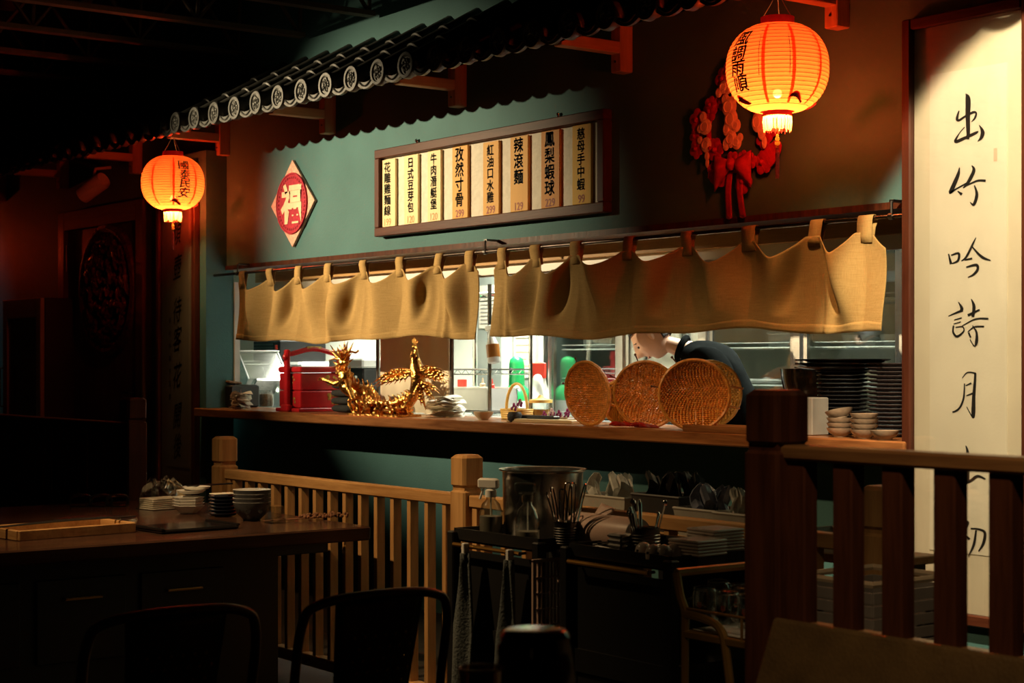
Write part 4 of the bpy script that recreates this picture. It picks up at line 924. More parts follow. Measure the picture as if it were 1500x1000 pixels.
hd = Vector(Q(682, 150)); ph.ball(hd, .016, 10, 6); ph.tube([hd + Vector((.012, 0, 0)), hd + Vector((.035, -.005, -.008))], [.007, .001], 6)
for k in range(6): ph.tube([hd, hd + Vector((-.012 + .006 * k, .004 * k - .01, .03)), hd + Vector((-.02 + .009 * k, 0, .055 - .006 * abs(k - 2)))], [.006, .004, .001], 5)
for k in range(50):
    i = rr.randrange(n - 6); p = Vector(path[i]); a = rr.uniform(pi, 2 * pi); ph.tube([p + Vector((.02 * cos(a), .022 * sin(a), .01)), p + Vector((.03 * cos(a), .032 * sin(a), -.012))], [.008, .002], 5)
ph.build('phoenix_body', 'gold', gs, True)
def wing(root, tips, mat='gold'):
    w_ = MB()
    for (tx_, tz_, dy) in tips:
        A_, B_ = Vector(Q(*root)), Vector(Q(tx_, tz_, dy)); m_ = (A_ + B_) / 2 + Vector((0, -.01, .018))
        w_.tube(spl([tuple(A_), tuple(m_), tuple(B_)], 5), [.008, .011, .013, .014, .014, .013, .012, .010, .007, .004, .002], 6, flat=.4)
        for j in range(5):
            p = A_.lerp(B_, .15 + .15 * j) + Vector((0, -.012, .008)); w_.ball(p, .012, 7, 5, None, (1.4, .6, .8))
    return w_
wing((670, 345, 0), [(408, 432, -.05), (425, 455, -.05), (445, 465, -.05), (470, 458, -.05), (500, 452, -.04), (530, 445, -.04), (560, 440, -.03), (600, 432, -.03), (630, 425, -.02), (470, 380, -.05), (520, 345, -.04), (570, 335, -.03), (430, 410, -.05)]).build('wing', 'gold', gs, True)
wing((735, 335, .0), [(905, 395, .06), (890, 425, .06), (865, 440, .06), (835, 435, .05), (800, 425, .04), (770, 415, .03), (880, 360, .06), (840, 325, .05), (790, 315, .03)]).build('wing', 'gold', gs, True)
wing((735, 430, .0), [(830, 490, .04), (815, 515, .05), (800, 575, .04), (770, 560, .04), (745, 645, .02), (735, 610, .0), (710, 570, -.03)]).build('tail', 'gold', gs, True)
# beige bowl
lobj('sauce_bowl', 'small beige bowl on the counter before the wire rack', 'bowl', MB().lathe(bowl_prof(.053, .042), 28), pm('beige_glaze', (.50, .40, .26), .3), (X(708, 5.2), 5.2, CZ + .001))
# mortar, orchid, boards
mt = thing('black_pestle_mortar', 'small round black stone mortar with purple orchid', 'mortar', (X(754, 5.15), 5.15, CZ))
MB().lathe([(.025, 0), (.036, .012), (.038, .035), (.030, .05), (.024, .05), (.026, .03), (.001, .02)], 24).build('bowl', pm('black_stone', (.02, .02, .02), .7, bump=.4, scale=60), mt, True)
M['orchid'] = pm('orchid_purple', (.28, .01, .16), .5, var=.4, scale=40); M['orchidpale'] = pm('orchid_pale', (.72, .55, .62), .5, var=.2, scale=40)
def orchid(parent, x, y, z, s, mat='orchid'):
    f = MB()
    for k in range(5): a = 2 * pi * k / 5; f.ball((x + s * .6 * cos(a), y - .3 * s * sin(a * 2), z + s * .6 * sin(a)), s * .5, 8, 5, None, (1, .35, .8))
    f.ball((x, y - s * .3, z), s * .25, 6, 4); return f.build('orchid_flower', mat, parent, True)
orchid(mt, -.005, 0, .075, .022); orchid(mt, .03, .01, .095, .022)
MB().tube([(.0, .0, .04), (.03, .01, .09), (.055, .0, .115)], .002, 5).build('stem', 'orchidpale', mt)
cb = thing('serving_board', 'long pale wooden serving board with dark stone strip', 'board', (X(800, 5.19), 5.19, CZ), R(6))
MB().cham(-.24, .22, -.045, .06, 0, .018, .003).build('board', wood('pale_board', (.50, .36, .18), (.62, .46, .25), 'x'), cb)
MB().cham(-.2, .05, -.0, .05, .018, .034, .004).build('stone_strip', 'black', cb)
ot = thing('petal_tray', 'brown wooden tray of purple orchid petals on the counter', 'tray', (X(818, 5.33), 5.33, CZ))
MB().cham(-.14, .14, -.06, .06, .0, .025, .006).build('tray', wood('tray_brown', (.14, .08, .03), (.22, .13, .06), 'x'), ot)
for k in range(7): orchid(ot, -.09 + .03 * k, -.02 + .03 * (k % 2), .035 + .008 * (k % 3), .02, 'orchidpale' if k in (2, 3) else 'orchid')
# woven trays standing on the counter
M['rattan'] = pm('rattan', (.78, .33, .065), .38, var=.3, scale=50, bump=.2); M['rattan_y'] = pm('rattan_yellow', (.58, .34, .08), .45, var=.25, scale=40)
def woven(px, py, Y, rad, rz, tilt, label, seed, roll=0, sy=1.0, mat='rattan', pegs=True):
    rr = random.Random(seed); t = thing('woven_tray', label, 'basket', (X(px, Y), Y, CZ + .008), rot=(R(tilt), R(roll), R(rz)))
    wv = MB(); n = 34; zc = rad * sy
    def dish(x, z): q = min(1, (x * x + ((z) / sy) ** 2) / rad ** 2); return .045 * (1 - q) - .02
    for k in range(n):
        z = (-1 + 2 * (k + .5) / n) * rad * sy * .985; hwid = sqrt(max(0, rad ** 2 - (z / sy) ** 2)); m_ = max(6, int(hwid / rad * 44)); pts = []
        for i in range(m_ + 1):
            x = -hwid + 2 * hwid * i / m_; pts.append((x, dish(x, z) + .0042 * (1 if (i + k) % 2 else -1), zc + z + rr.uniform(-.0008, .0008)))
        wv.tube(pts, .0046, 4)
    o = wv.build('weave', mat, t); o['kind'] = 'stuff'
    for k in range(9):
        x = (-1 + 2 * (k + .5) / 9) * rad * .95; hz = sy * sqrt(max(0, rad ** 2 - x * x))
        MB().tube([(x, dish(x, -hz + 2 * hz * i / 8) , zc - hz + 2 * hz * i / 8) for i in range(9)], .004, 5).build('stake', mat, t)
    MB().tube([(rad * cos(2 * pi * i / 48), -.018 + .002 * sin(i * 2), zc + sy * rad * sin(2 * pi * i / 48)) for i in range(48)], .0085, 6, closed=True).build('rim', mat, t, True)
    if not pegs: return t
    for (a, l) in ((R(115), .05), (R(165), .05)):
        c = Vector((rad * .93 * cos(a), -.01, zc + rad * .93 * sin(a))); d = Vector((cos(a), .2, sin(a) * .6)).normalized()
        MB().tube([c, c + d * l], .003, 5).ball(c + d * l, .006, 7, 5).build('peg', pm('peg_brown', (.10, .035, .015), .5), t)
    for (a, l) in ((R(12), .07), (R(-25), .06)):
        c = Vector((rad * .95 * cos(a), .01, zc + rad * .9 * sin(a))); MB().tube([c, c + Vector((l, .05, -.02))], .0055, 6).build('rod', 'rattan', t)
    return t
woven(868, 625, 5.13, .148, 4, 6, 'oval woven rattan tray beside the orchid tray, seen edge-on', 1)
woven(941, 625, 5.20, .152, 36, 10, 'round woven rattan tray between two other rattan trays', 2, roll=12)
woven(1020, 625, 5.13, .152, 46, 5, 'round woven rattan tray in front of the cook', 3, roll=-3)
woven(1034, 620, 5.30, .150, 62, 8, 'yellow woven bamboo tray leaning behind the tray before the cook', 4, mat='rattan_y', pegs=False)
woven(914, 620, 5.36, .105, 40, 8, 'small yellow woven bamboo tray behind the edge-on tray', 5, mat='rattan_y', pegs=False)
# dried chilli bundle
ch = thing('chilli_bundle', 'bundle of dried red chillies lying before the rattan trays', 'chillies', (X(932, 5.075), 5.075, CZ))
M['chilli'] = pm('dried_chilli', (.30, .012, .008), .3, var=.4, scale=40); rr = random.Random(5)
for k in range(16):
    x = rr.uniform(-.13, .12); a = rr.uniform(-.3, .3); MB().tube(spl([(x - .05, a * .05, .012), (x, rr.uniform(-.015, .015), .012 + rr.uniform(0, .012)), (x + .05, -a * .05, .010)], 4), [.003, .006, .008, .009, .008, .007, .006, .004, .002], 6).build('chilli', 'chilli', ch, True)
tr = thing('wooden_tray', 'long shallow wooden tray on the counter by the dark post', 'tray', (X(1048, 5.07), 5.11, CZ))
MB().cham(-.18, .30, -.06, .07, .0, .012, .003).build('tray_floor', 'wood_counter', tr)
for (a, b, c, d) in ((-.18, .30, -.065, -.055), (-.18, .30, .065, .075), (-.185, -.175, -.06, .07), (.295, .305, -.06, .07)): MB().cham(a, b, c, d, 0, .03, .002).build('tray_side', 'wood_counter', tr)
# plates and bowls at the right end
M['plate'] = pm('dark_plate_glaze', (.030, .026, .026), .16, var=.3, scale=20); M['plate2'] = pm('plum_plate_glaze', (.085, .068, .070), .18, var=.25, scale=20)
def plate_prof(r): return [(.001, .003), (r * .55, 0), (r * .6, .002), (r * .82, .004), (r * .97, .0125), (r, .0135), (r, .0155), (r * .96, .0155), (r * .8, .008), (.001, .006)]
pmh = MB().lathe(plate_prof(.112), 40).mesh('dinner_plate', 'plate', True); pmh2 = MB().lathe(plate_prof(.098), 40).mesh('dinner_plate', 'plate2', True)
pa = (X(1236, 5.36), 5.36); pb = (X(1305, 5.36), 5.36)
for k in range(16): tag(inst(pmh, 'dinner_plate', None, (pa[0] + random.uniform(-.003, .003), pa[1] + random.uniform(-.003, .003), CZ + k * .0165)), 'near black dinner plate in the stack under the black trays', 'plate', 'black dinner plates on the counter')
for k in range(18): tag(inst(pmh2, 'dinner_plate', None, (pb[0] + random.uniform(-.003, .003), pb[1] + random.uniform(-.003, .003), CZ + k * .0165)), 'plum grey dinner plate in the stack beside the calligraphy panel', 'plate', 'plum grey dinner plates on the counter')
for k in range(3):
    a = thing('black_tray', 'flat black oval tray on top of the near black plates', 'tray', (pa[0] - .03 + .02 * k, pa[1] - .0, CZ + 16 * .0165 + k * .016), .1 * k, 'black trays on the plates')
    MB().lathe([(.001, .002), (.15, 0), (.19, .012), (.195, .016), (.19, .017), (.15, .006), (.001, .006)], 40, sy=.8).build('dish', 'blackgloss', a, True)
    MB().cham(-.235, -.18, -.02, .02, .009, .016, .003).build('tab_handle', 'blackgloss', a)
wk = thing('black_pot', 'deep round black pot behind the stacked plates', 'pot', (X(1205, 5.62), 5.62, CZ))
MB().lathe([(.09, 0), (.11, .005), (.155, .10), (.18, .22), (.185, .27), (.178, .27), (.172, .21), (.148, .10), (.001, .01)], 36).build('body', 'blackgloss', wk, True)
MB().tube([(-.18, 0, .25), (-.225, -.01, .25), (-.225, .02, .25), (-.18, .03, .25)], .006, 6).build('handle', 'black', wk)
M['bowlgl'] = pm('brown_grey_glaze', (.30, .22, .16), .18, var=.35, scale=25)
bmh = MB().lathe(bowl_prof(.056, .036), 30).mesh('rice_bowl', 'bowlgl', True)
def bstack(px, Y, n, label, tilt=0):
    for k in range(n):
        o = tag(inst(bmh, 'rice_bowl', None, (X(px, Y), Y, CZ + .001 + k * .0205)), label, 'bowl', 'brown grey bowls on the counter')
        if k == n - 1 and tilt: o.rotation_euler = (0, -R(tilt), 0); o.location.z += .01; o['label'] = 'tilted brown grey bowl on top of a bowl stack'; del o['group']
bstack(1231, 5.16, 4, 'small brown grey bowl in the stack with the tilted top bowl', 14)
bstack(1266, 5.12, 4, 'small brown grey bowl in the middle stack before the plum plates')
bstack(1296, 5.09, 1, 'single small brown grey bowl beside the bowl stacks')
bc = thing('plastic_caddy', 'grey plastic caddy beside the small bowls on the counter', 'box', (X(1190, 5.2), 5.2, CZ))
MB().cham(-.05, .045, -.05, .05, 0, .155, .004).build('body', pm('grey_caddy', (.30, .28, .26), .4), bc)
# ================================================================== COOK
M['skin'] = pm('skin', (.66, .42, .30), .5, var=.06, scale=20, bump=.02); M['hair'] = pm('hair_black', (.012, .010, .010), .45, var=.3, scale=80, bump=.3, stretch=(1, 1, 6))
M['jacket'] = pm('black_jacket', (.006, .007, .007), .8, spec=0, var=.2, scale=14, bump=.12)
pr = thing('person', 'cook in a black jacket bending over the counter behind the rattan trays', 'person', (-6.045, 6.10, 0), R(35))
def skinobj(name, verts, edges, mat, sub=2):
    me = bpy.data.meshes.new(name); me.from_pydata([v[:3] for v in verts], edges, []); o = bpy.data.objects.new(name, me); COL.objects.link(o); o.parent = pr
    sm = o.modifiers.new('skin', 'SKIN'); sm.use_smooth_shade = True
    for i, v in enumerate(verts):
        sv = me.skin_vertices[0].data[i]; sv.radius = (v[3], v[4] if len(v) > 4 else v[3]); sv.use_root = (i == 0)
    sb = o.modifiers.new('sub', 'SUBSURF'); sb.levels = sub; sb.render_levels = sub
    me.materials.append(M[mat]); return o
# offsets are local: x to the cook's back (+) / front (-), y away from the room
bo = []; be = []
def chain(lst, start=None):
    p = start
    for v in lst:
        bo.append(v); i = len(bo) - 1
        if p is not None: be.append((p, i))
        p = i
    return p
chain([(-.04, 0, .95, .11)]); s0 = chain([(-.10, 0, 1.15, .105), (-.20, 0, 1.32, .100), (-.29, 0, 1.42, .080)], 0)
nk = chain([(-.39, .0, 1.468, .047), (-.46, .0, 1.488, .044), (-.52, 0, 1.505, .04)], s0)
sk = []
for s, hand in ((-1, (-.50, -.10, 1.135)), (1, (-.56, .10, 1.135))):
    el = (-.11, -.22, 1.25) if s < 0 else (-.36, .26, 1.18)
    wr_ = chain([(-.27, s * .16, 1.42, .05), (el[0], el[1], el[2], .030), ((el[0] + hand[0]) / 2, (el[1] + hand[1]) / 2, (el[2] + hand[2]) / 2, .033), (hand[0], hand[1], hand[2], .026), (hand[0] - .05, hand[1], hand[2] - .01, .034, .018)], s0)
    for f in range(5):
        oy = (-.028 + .016 * f) if f < 4 else .03 * -s; ln = (.065, .075, .072, .058, .045)[f]
        a = chain([(hand[0] - (.085 if f < 4 else .06), hand[1] + oy, hand[2] - .012, .0095), (hand[0] - (.085 if f < 4 else .06) - ln * .6, hand[1] + oy * 1.1, hand[2] - .022, .0085), (hand[0] - .085 - ln * .9, hand[1] + oy * 1.1, hand[2] - .04, .007)], wr_)
for s in (-1, 1): chain([(.02, s * .10, .85, .095), (-.02, s * .11, .50, .065), (.03, s * .11, .09, .045), (-.04, s * .11, .05, .04), (-.14, s * .11, .04, .03)], 0)
body = skinobj('body', bo, be, 'skin')
# head: shaped sphere, crown towards +local z, face towards -x, then pitched forward
hm = MB(); nu, nv = 64, 48
def head(u, v):
    a = 2 * pi * u; b = pi * v; x = -cos(a) * sin(b); y = sin(a) * sin(b); z = cos(b)
    rx, ry, rz = .098, .076, .120; fr = max(0, -x)
    p = Vector((x * rx, y * ry, z * rz))
    if z < 0: p.y *= 1 + .28 * z; p.x *= 1 + (.10 * z if x < 0 else .30 * z)
    g = lambda cz, cy, wz, wy: math.exp(-((z * rz - cz) / wz) ** 2 - ((y * ry - cy) / wy) ** 2) * (fr > .2)
    p.x -= .034 * g(-.030, 0, .016, .014) + .020 * g(-.006, 0, .022, .011) + .008 * g(-.066, 0, .010, .022) + .012 * g(-.108, 0, .016, .022) + .006 * g(.022, 0, .012, .05)
    p.x += .010 * (g(.000, .03, .010, .016) + g(.000, -.03, .010, .016)) + .004 * g(-.078, 0, .006, .02)
    return p
A = T(-.553, -.005, 1.530, ry=R(-46)) @ Euler((0, 0, R(4))).to_matrix().to_4x4()
hv = MB().grid(head, nu, nv, A, closed_u=True)
hd = hv.build('head', 'skin', body, True)
for s in (-1, 1):
    e = MB().ball((0, 0, 0), .026, 10, 8, A @ T(.008, s * .074, -.005), (.55, .3, 1.1)); e.build('ear', 'skin', body, True)
    MB().ball((0, 0, 0), .011, 10, 8, A @ T(-.078, s * .03, .0), (1, 1.2, .6)).build('eye', 'hair', body, True)
    MB().tube([(-.088, s * .014, .022), (-.089, s * .03, .027), (-.075, s * .05, .020)], .003, 5, A).build('eyebrow', 'hair', body)
MB().tube([(-.078, -.02, -.070), (-.088, 0, -.069), (-.078, .02, -.070)], .0032, 6, A).build('lips', pm('lip', (.45, .18, .15), .5), body, True)
hh_ = MB().grid(lambda u, v: head(u, v) * 1.0, nu, nv, closed_u=True)
vv = []
for p in hh_.v:
    q = Vector(p); k = 1.09; vv.append(q * k)
keep = MB(); keep.v = [tuple(A @ (v + Vector((.006, 0, .004)))) for v in vv]
keep.f = [f for f in hh_.f if all((vv[i].z > .058) or (vv[i].x > .035 and vv[i].z > -.07) or (vv[i].x > .012 and vv[i].z > .02) for i in f)]
keep.build('hair', 'hair', body, True, solid=.006)
# clothing over the body
bo2 = [(-.03, 0, .80, .150), (-.04, 0, .95, .140), (-.10, 0, 1.15, .135), (-.19, 0, 1.32, .130), (-.27, 0, 1.41, .115), (-.40, 0, 1.468, .062)]
ed = [(0, 1), (1, 2), (2, 3), (3, 4), (4, 5)]
for s, hand in ((-1, (-.50, -.10, 1.135)), (1, (-.56, .10, 1.135))):
    el = (-.11, -.22, 1.25) if s < 0 else (-.36, .26, 1.18); b = len(bo2)
    bo2 += [(-.25, s * .17, 1.425, .090), ((-.25 + el[0]) / 2 + .02, (s * .17 + el[1]) / 2, (1.425 + el[2]) / 2 + .02, .080), (el[0], el[1], el[2], .076), ((el[0] + hand[0]) / 2, (el[1] + hand[1]) / 2, (el[2] + hand[2]) / 2, .058), (hand[0] * .85 + el[0] * .15, hand[1] * .85 + el[1] * .15, hand[2] * .85 + el[2] * .15, .045)]
    ed += [(4, b), (b, b + 1), (b + 1, b + 2), (b + 2, b + 3), (b + 3, b + 4)]
jk = skinobj('jacket', bo2, ed, 'jacket'); jk.parent = body
MB().tube([(-.392 + .02 * cos(2 * pi * i / 20), .054 * sin(2 * pi * i / 20), 1.467 + .053 * cos(2 * pi * i / 20)) for i in range(20)], .019, 8, T(), closed=True).build('collar', 'jacket', jk, True)
MB().tube([(-.335, -.115, 1.36), (-.315, -.12, 1.40)], .004, 6).build('pen', pm('yellow_pen', (.75, .45, .05), .4), jk)
skinobj('trousers', [(0, 0, .90, .15), (.02, -.10, .80, .11), (-.02, -.11, .50, .08), (.03, -.11, .10, .065), (.02, .10, .80, .11), (-.02, .11, .50, .08), (.03, .11, .10, .065)], [(0, 1), (1, 2), (2, 3), (0, 4), (4, 5), (5, 6)], 'jacket', 1).parent = body
for s in (-1, 1): MB().cham(-.18, .07, s * .11 - .05, s * .11 + .05, 0, .085, .02).build('shoe', 'black', body)
# ================================================================== POSTS, FENCES, RAILINGS
def post(parent, x, y, hw, top, mat, groove=.125):
    p = MB(); p.cham(x - hw, x + hw, y - hw, y + hw, 0, top - groove - .008, .008).box(x - hw + .01, x + hw - .01, y - hw + .01, y + hw - .01, top - groove - .012, top - groove + .008)
    p.cham(x - hw, x + hw, y - hw, y + hw, top - groove, top, .012); return p.build('post', mat, parent)
FYc = 3.75
fe = thing('wooden_fence', 'light wooden fence of slim balusters standing before the green wall', 'fence', (0, FYc, 0))
FP = [-7.22, -5.26, -3.23]
for x in FP: post(fe, x, 0, .048, 1.05, 'wood_post')
bmesh_ = MB().cham(-.0125, .0125, -.02, .02, .135, .862, .002).mesh('baluster', 'wood_post')
for a, b in zip(FP, FP[1:]):
    MB().cham(a + .045, b - .045, -.027, .027, .855, .90, .004).build('top_rail', 'wood_rail', fe)
    MB().cham(a + .045, b - .045, -.027, .027, .09, .14, .004).build('bottom_rail', 'wood_rail', fe)
    n = 14
    for k in range(n + 1): inst(bmesh_, 'baluster', fe, (a + .125 + (b - a - .25) * k / n, 0, 0))
for x in (FP[0] + .06, FP[1] + .06): MB().cham(x, x + .03, -.02, .02, .135, .86, .002).build('baluster', 'wood_post', fe)
# booth partition by the carved door
bp_ = thing('booth_partition', 'dark boarded booth partition with square post before the carved door', 'partition', (X(195, FYc), FYc, 0))
post(bp_, 0, 0, .055, 1.215, 'wood_red_z', .115)
MB().cham(-4.2, -.05, -.03, .03, 1.04, 1.085, .005).build('top_rail', 'wood_red', bp_)
MB().cham(-4.2, -.05, -.05, .02, .62, .67, .005).build('ledge', 'wood_red', bp_)
MB().cham(-4.2, -.05, -.03, .03, .06, .12, .005).build('bottom_rail', 'wood_red', bp_)
pl = [MB().cham(-.047, .047, -.012, .012, .10, 1.045, .003).mesh('board', 'wood_panel')]
for k in range(40): inst(pl[0], 'board', bp_, (-.105 - .102 * k, random.uniform(-.004, .004), 0))
for k in (10, 20, 30): MB().ball((-.105 - .102 * k, -.022, .90), .012, 8, 6).build('knob', 'chrome', bp_)
# railing over the bench back
RYb = 2.76
rl = thing('bench_railing', 'dark red brown railing with heavy square post above the bench', 'railing', (X(1138, RYb), RYb, 0))
post(rl, 0, 0, .054, 1.338, 'wood_dark', .125)
MB().cham(.04, 2.2, -.035, .035, 1.185, 1.218, .006).build('top_rail', 'wood_dark_x', rl)
MB().cham(.04, 2.2, -.045, .03, .79, .832, .006).build('lower_rail', 'wood_dark_x', rl)
MB().cham(.04, 2.2, -.03, .03, .08, .14, .006).build('bottom_rail', 'wood_dark_x', rl)
MB().box(.05, 2.2, -.01, .01, .13, .80).build('back_board', 'wood_dark', rl)
bal = MB().cham(-.0275, .0275, -.022, .022, .825, 1.192, .004).mesh('baluster', 'wood_dark')
for k in range(16): inst(bal, 'baluster', rl, (.076 + .1345 * k, 0, 0))
# bench with raked back
M['leather'] = pm('brown_leatherette', (.085, .052, .020), .4, var=.25, scale=10, bump=.15, bscale=120)
bx_ = X(1129, 2.68); bn_ = thing('booth_bench', 'brown upholstered bench with raked back under the railing', 'bench', (bx_, 2.3, 0))
MB().add([(0, .385, .845), (2.1, .385, .845), (2.1, .40, .845), (0, .40, .845), (0, .21, .42), (2.1, .21, .42), (2.1, .40, .42), (0, .40, .42)], [(0, 1, 2, 3), (4, 7, 6, 5), (0, 4, 5, 1), (1, 5, 6, 2), (2, 6, 7, 3), (3, 7, 4, 0)]).build('back_cushion', 'leather', bn_, bevel=.015)
MB().cham(0, 2.1, -.25, .30, .36, .46, .02).build('seat_cushion', 'leather', bn_)
MB().box(.02, 2.08, -.2, .40, 0, .36).build('plinth', 'wood_dark', bn_)
# ================================================================== DINING TABLE ON THE LEFT
TX1, TY1, TZ = -5.73, 3.62, .75
M['tabletop'] = wood('table_top', (.030, .016, .011), (.075, .036, .022), 'y', .18, .8, .05)
M['redgloss'] = pm('red_inlay', (.16, .03, .015), .22, var=.3, scale=8)
tb = thing('dining_table', 'dark wooden dining table with black pedestal body before the fence', 'table', (TX1 - .5, 2.6, 0))
MB().cham(-1.25, .5, -1.2, TY1 - 2.6, TZ - .055, TZ, .006).build('table_top', 'tabletop', tb)
MB().box(-1.0, .36, -1.0, TY1 - 2.6 - .34, .03, TZ - .05).build('body', 'black', tb)
MB().box(-.40, .30, -.95, TY1 - 2.6 - .4, 0, .04).build('plinth', 'black', tb)
MB().cham(-.42, .34, -1.1, TY1 - 2.6 - .1, TZ - .11, TZ - .056, .004).build('apron', 'black', tb)
for y in (-.7, -.3, .1): 
    d = MB().cham(.36, .372, y, y + .34, .32, .62, .003).build('drawer', 'black', tb); MB().tube([(.375, y + .1, .55), (.39, y + .1, .55), (.39, y + .24, .55), (.375, y + .24, .55)], .005, 6).build('handle', 'brass', d)
def P_(px, py, z=TZ): return G(px, py, z)
# round steel hot plate
q = P_(140, 762); hp = thing('hot_plate', 'round steel hot plate set into the dark table', 'hot plate', (q[0], q[1], TZ))
MB().lathe([(.001, .004), (.13, .004), (.15, .010), (.165, .010), (.170, .0)], 40).build('rim', 'steel', hp, True)
MB().lathe([(.001, .0105), (.10, .0105), (.102, .004)], 36).build('plate', 'darksteel', hp, True)
# wooden tray with black tongs
q = P_(90, 782); wt = thing('wooden_tray', 'shallow wooden tray with black tongs on the dark table', 'tray', (q[0], q[1], TZ), R(6))
MB().cham(-.13, .13, -.24, .24, 0, .012, .003).build('tray_floor', 'wood_rail', wt)
for (a, b, c, d) in ((-.135, -.12, -.24, .24), (.12, .135, -.24, .24), (-.12, .12, -.245, -.23), (-.12, .12, .23, .245)): MB().cham(a, b, c, d, 0, .038, .003).build('tray_side', 'wood_rail', wt)
tg = thing('serving_tongs', 'pair of long black tongs resting across the wooden tray', 'tongs', (q[0], q[1], TZ + .042), R(12))
for s in (-1, 1): MB().tube(spl([(.02, -.28, .006), (s * .02 + .03, 0, .012), (s * .012 + .04, .30, .008)], 5), .006, 6, flat=.5).build('arm', 'black', tg)
# black tablet-like dish in front of the bowls
q = P_(272, 775); lt = thing('black_tray', 'rectangular glossy black tray on the dark table', 'tray', (q[0], q[1], TZ), R(4))
MB().cham(-.12, .12, -.17, .17, 0, .016, .006).build('dish', 'blackgloss', lt); 
for s in (-1, 1): MB().cham(-.12, .12, s * .165 - .008, s * .165 + .008, .012, .022, .003).build('rim', 'blackgloss', lt)
# black rimmed glasses / handles
for k, px in enumerate((118, 148, 172)):
    q = P_(px, 741); o = thing('pot_handle', ['wide', 'middle', 'narrow'][k] + ' black loop handle of a lid on the dark table', 'lid', (q[0], q[1], TZ), R(90))
    MB().tube(spl([(-.05, 0, .008), (-.045, 0, .04), (0, 0, .05), (.045, 0, .04), (.05, 0, .008)], 5), .007, 8).build('loop', 'blackgloss', o, True); MB().lathe([(.05, 0), (.05, .006), (.03, .010), (.001, .010)], 24).build('lid_plate', 'blackgloss', o, True)
# napkins in a clear bag
q = P_(238, 745); nb = thing('napkin_bag', 'clear plastic bag of white napkins on the dark table', 'napkins', (q[0], q[1], TZ), R(8))
for k in range(6): MB().cham(-.055, .055, -.085, .075, .001 + k * .0085, .008 + k * .0085, .002, T(rz=random.uniform(-.03, .03))).build('napkin', 'paper', nb)
rr = random.Random(4)
MB().grid(lambda u, v: (.085 * cos(2 * pi * u) * (1 - .55 * v ** 2) + .012 * sin(17 * u + 5 * v), .12 * sin(2 * pi * u) * (1 - .6 * v ** 2) + .012 * sin(23 * u - 7 * v), .003 + .13 * v + .012 * sin(31 * u + 9 * v) * v), 60, 14, closed_u=True).build('bag', glass('bag_film', (.96, .95, .93), .08, .04), nb, False)
# hexagonal saucers, side plates, patterned bowls
def hexdish(r, h): 
    return MB().lathe([(.001, .003), (r * .5, 0), (r * .55, .003), (r, h), (r * 1.02, h + .001), (r * .97, h + .002), (r * .55, .007), (.001, .007)], 6)
q = P_(276, 752)
for k in range(4): lobj('hexagonal_dish', 'white hexagonal dish in the stack beside the napkins', 'dish', hexdish(.068, .034), 'ceramic', (q[0], q[1], TZ + .001 + k * .012), False, 'hexagonal dishes on the dark table')
lobj('side_plate', 'round white side plate on top of the hexagonal dishes', 'plate', MB().lathe(plate_prof(.062), 30), 'ceramic', (q[0] + .005, q[1] + .01, TZ + .086))
lobj('side_plate', 'round white side plate tipped on the hexagonal dishes', 'plate', MB().lathe(plate_prof(.060), 30), 'ceramic', (q[0] - .012, q[1] + .045, TZ + .099))
q = P_(327, 756)
for k in range(6): lobj('dark_saucer', 'dark blue saucer in the stack beside the patterned bowls', 'saucer', MB().lathe(plate_prof(.062), 28), pm('navy_glaze', (.018, .022, .035), .15), (q[0], q[1], TZ + .001 + k * .0145), True, 'dark saucers on the dark table')
lobj('paper_slip', 'folded white paper slip on the dark saucers', 'paper', MB().cham(-.03, .03, -.05, .05, 0, .004, .001), 'paper', (q[0], q[1], TZ + .094), False)
q = P_(305, 748); cs = thing('chopsticks', 'pair of black chopsticks lying across the dishes', 'chopsticks', (q[0], q[1], TZ + .111), R(96))
for s in (-1, 1): MB().tube([(-.11, s * .006, .003), (.12, s * .009, .003)], [.0028, .004], 6).build('stick', 'black', cs)
q = P_(369, 762)
M['porcelain_pat'] = pm('blue_grey_pattern', (.045, .048, .052), .25, var=.3, scale=20)
for k in range(4):
    b = thing('patterned_bowl', 'white lined bowl with dark outside and round motifs, stacked on the dark table', 'bowl', (q[0], q[1], TZ + .001 + k * .017), 0, 'patterned bowls on the dark table')
    MB().lathe([(.035, 0), (.037, .006), (.062, .03), (.075, .06), (.078, .075)], 36).build('outside', 'porcelain_pat', b, True)
    MB().lathe([(.0785, .0755), (.0755, .075), (.072, .058), (.058, .030), (.03, .010), (.001, .008)], 36).build('lining', 'ceramic', b, True)
    if k == 0:
        for j in range(9):
            a = 2 * pi * j / 9; MB().lathe([(.001, .0), (.011, 0), (.011, .001)], 14, T(.0705 * cos(a), .0705 * sin(a), .044, rz=a) @ T(ry=R(68))).build('motif', 'blackgloss', b)
# dried flower bundle and glass block on the table corner
q = P_(455, 762); df = thing('dried_stems', 'bundle of dried brown flower stems on the table corner', 'plant', (q[0], q[1], TZ), R(80)); rr = random.Random(8)
M['dried'] = pm('dried_flower', (.17, .07, .03), .8, var=.5, scale=60); f = MB()
for k in range(60): y = rr.uniform(-.03, .03); x = rr.uniform(-.05, .16); f.ball((x, y, .012 + rr.uniform(0, .014)), rr.uniform(.004, .009), 6, 4)
o = f.build('flower_heads', 'dried', df); o['kind'] = 'stuff'
for k in range(6): MB().tube([(-.2, rr.uniform(-.02, .02), .006), (.02, rr.uniform(-.02, .02), .012)], .0025, 5).build('stem', 'dried', df)
q = P_(403, 766); gbk = lobj('glass_block', 'small clear glass menu holder beside the patterned bowls', 'menu holder', MB().prism([(-.03, 0), (.03, 0), (.022, .07), (-.022, .07)], -.035, .035, 'yz'), 'clearglass', (q[0], q[1], TZ), False)
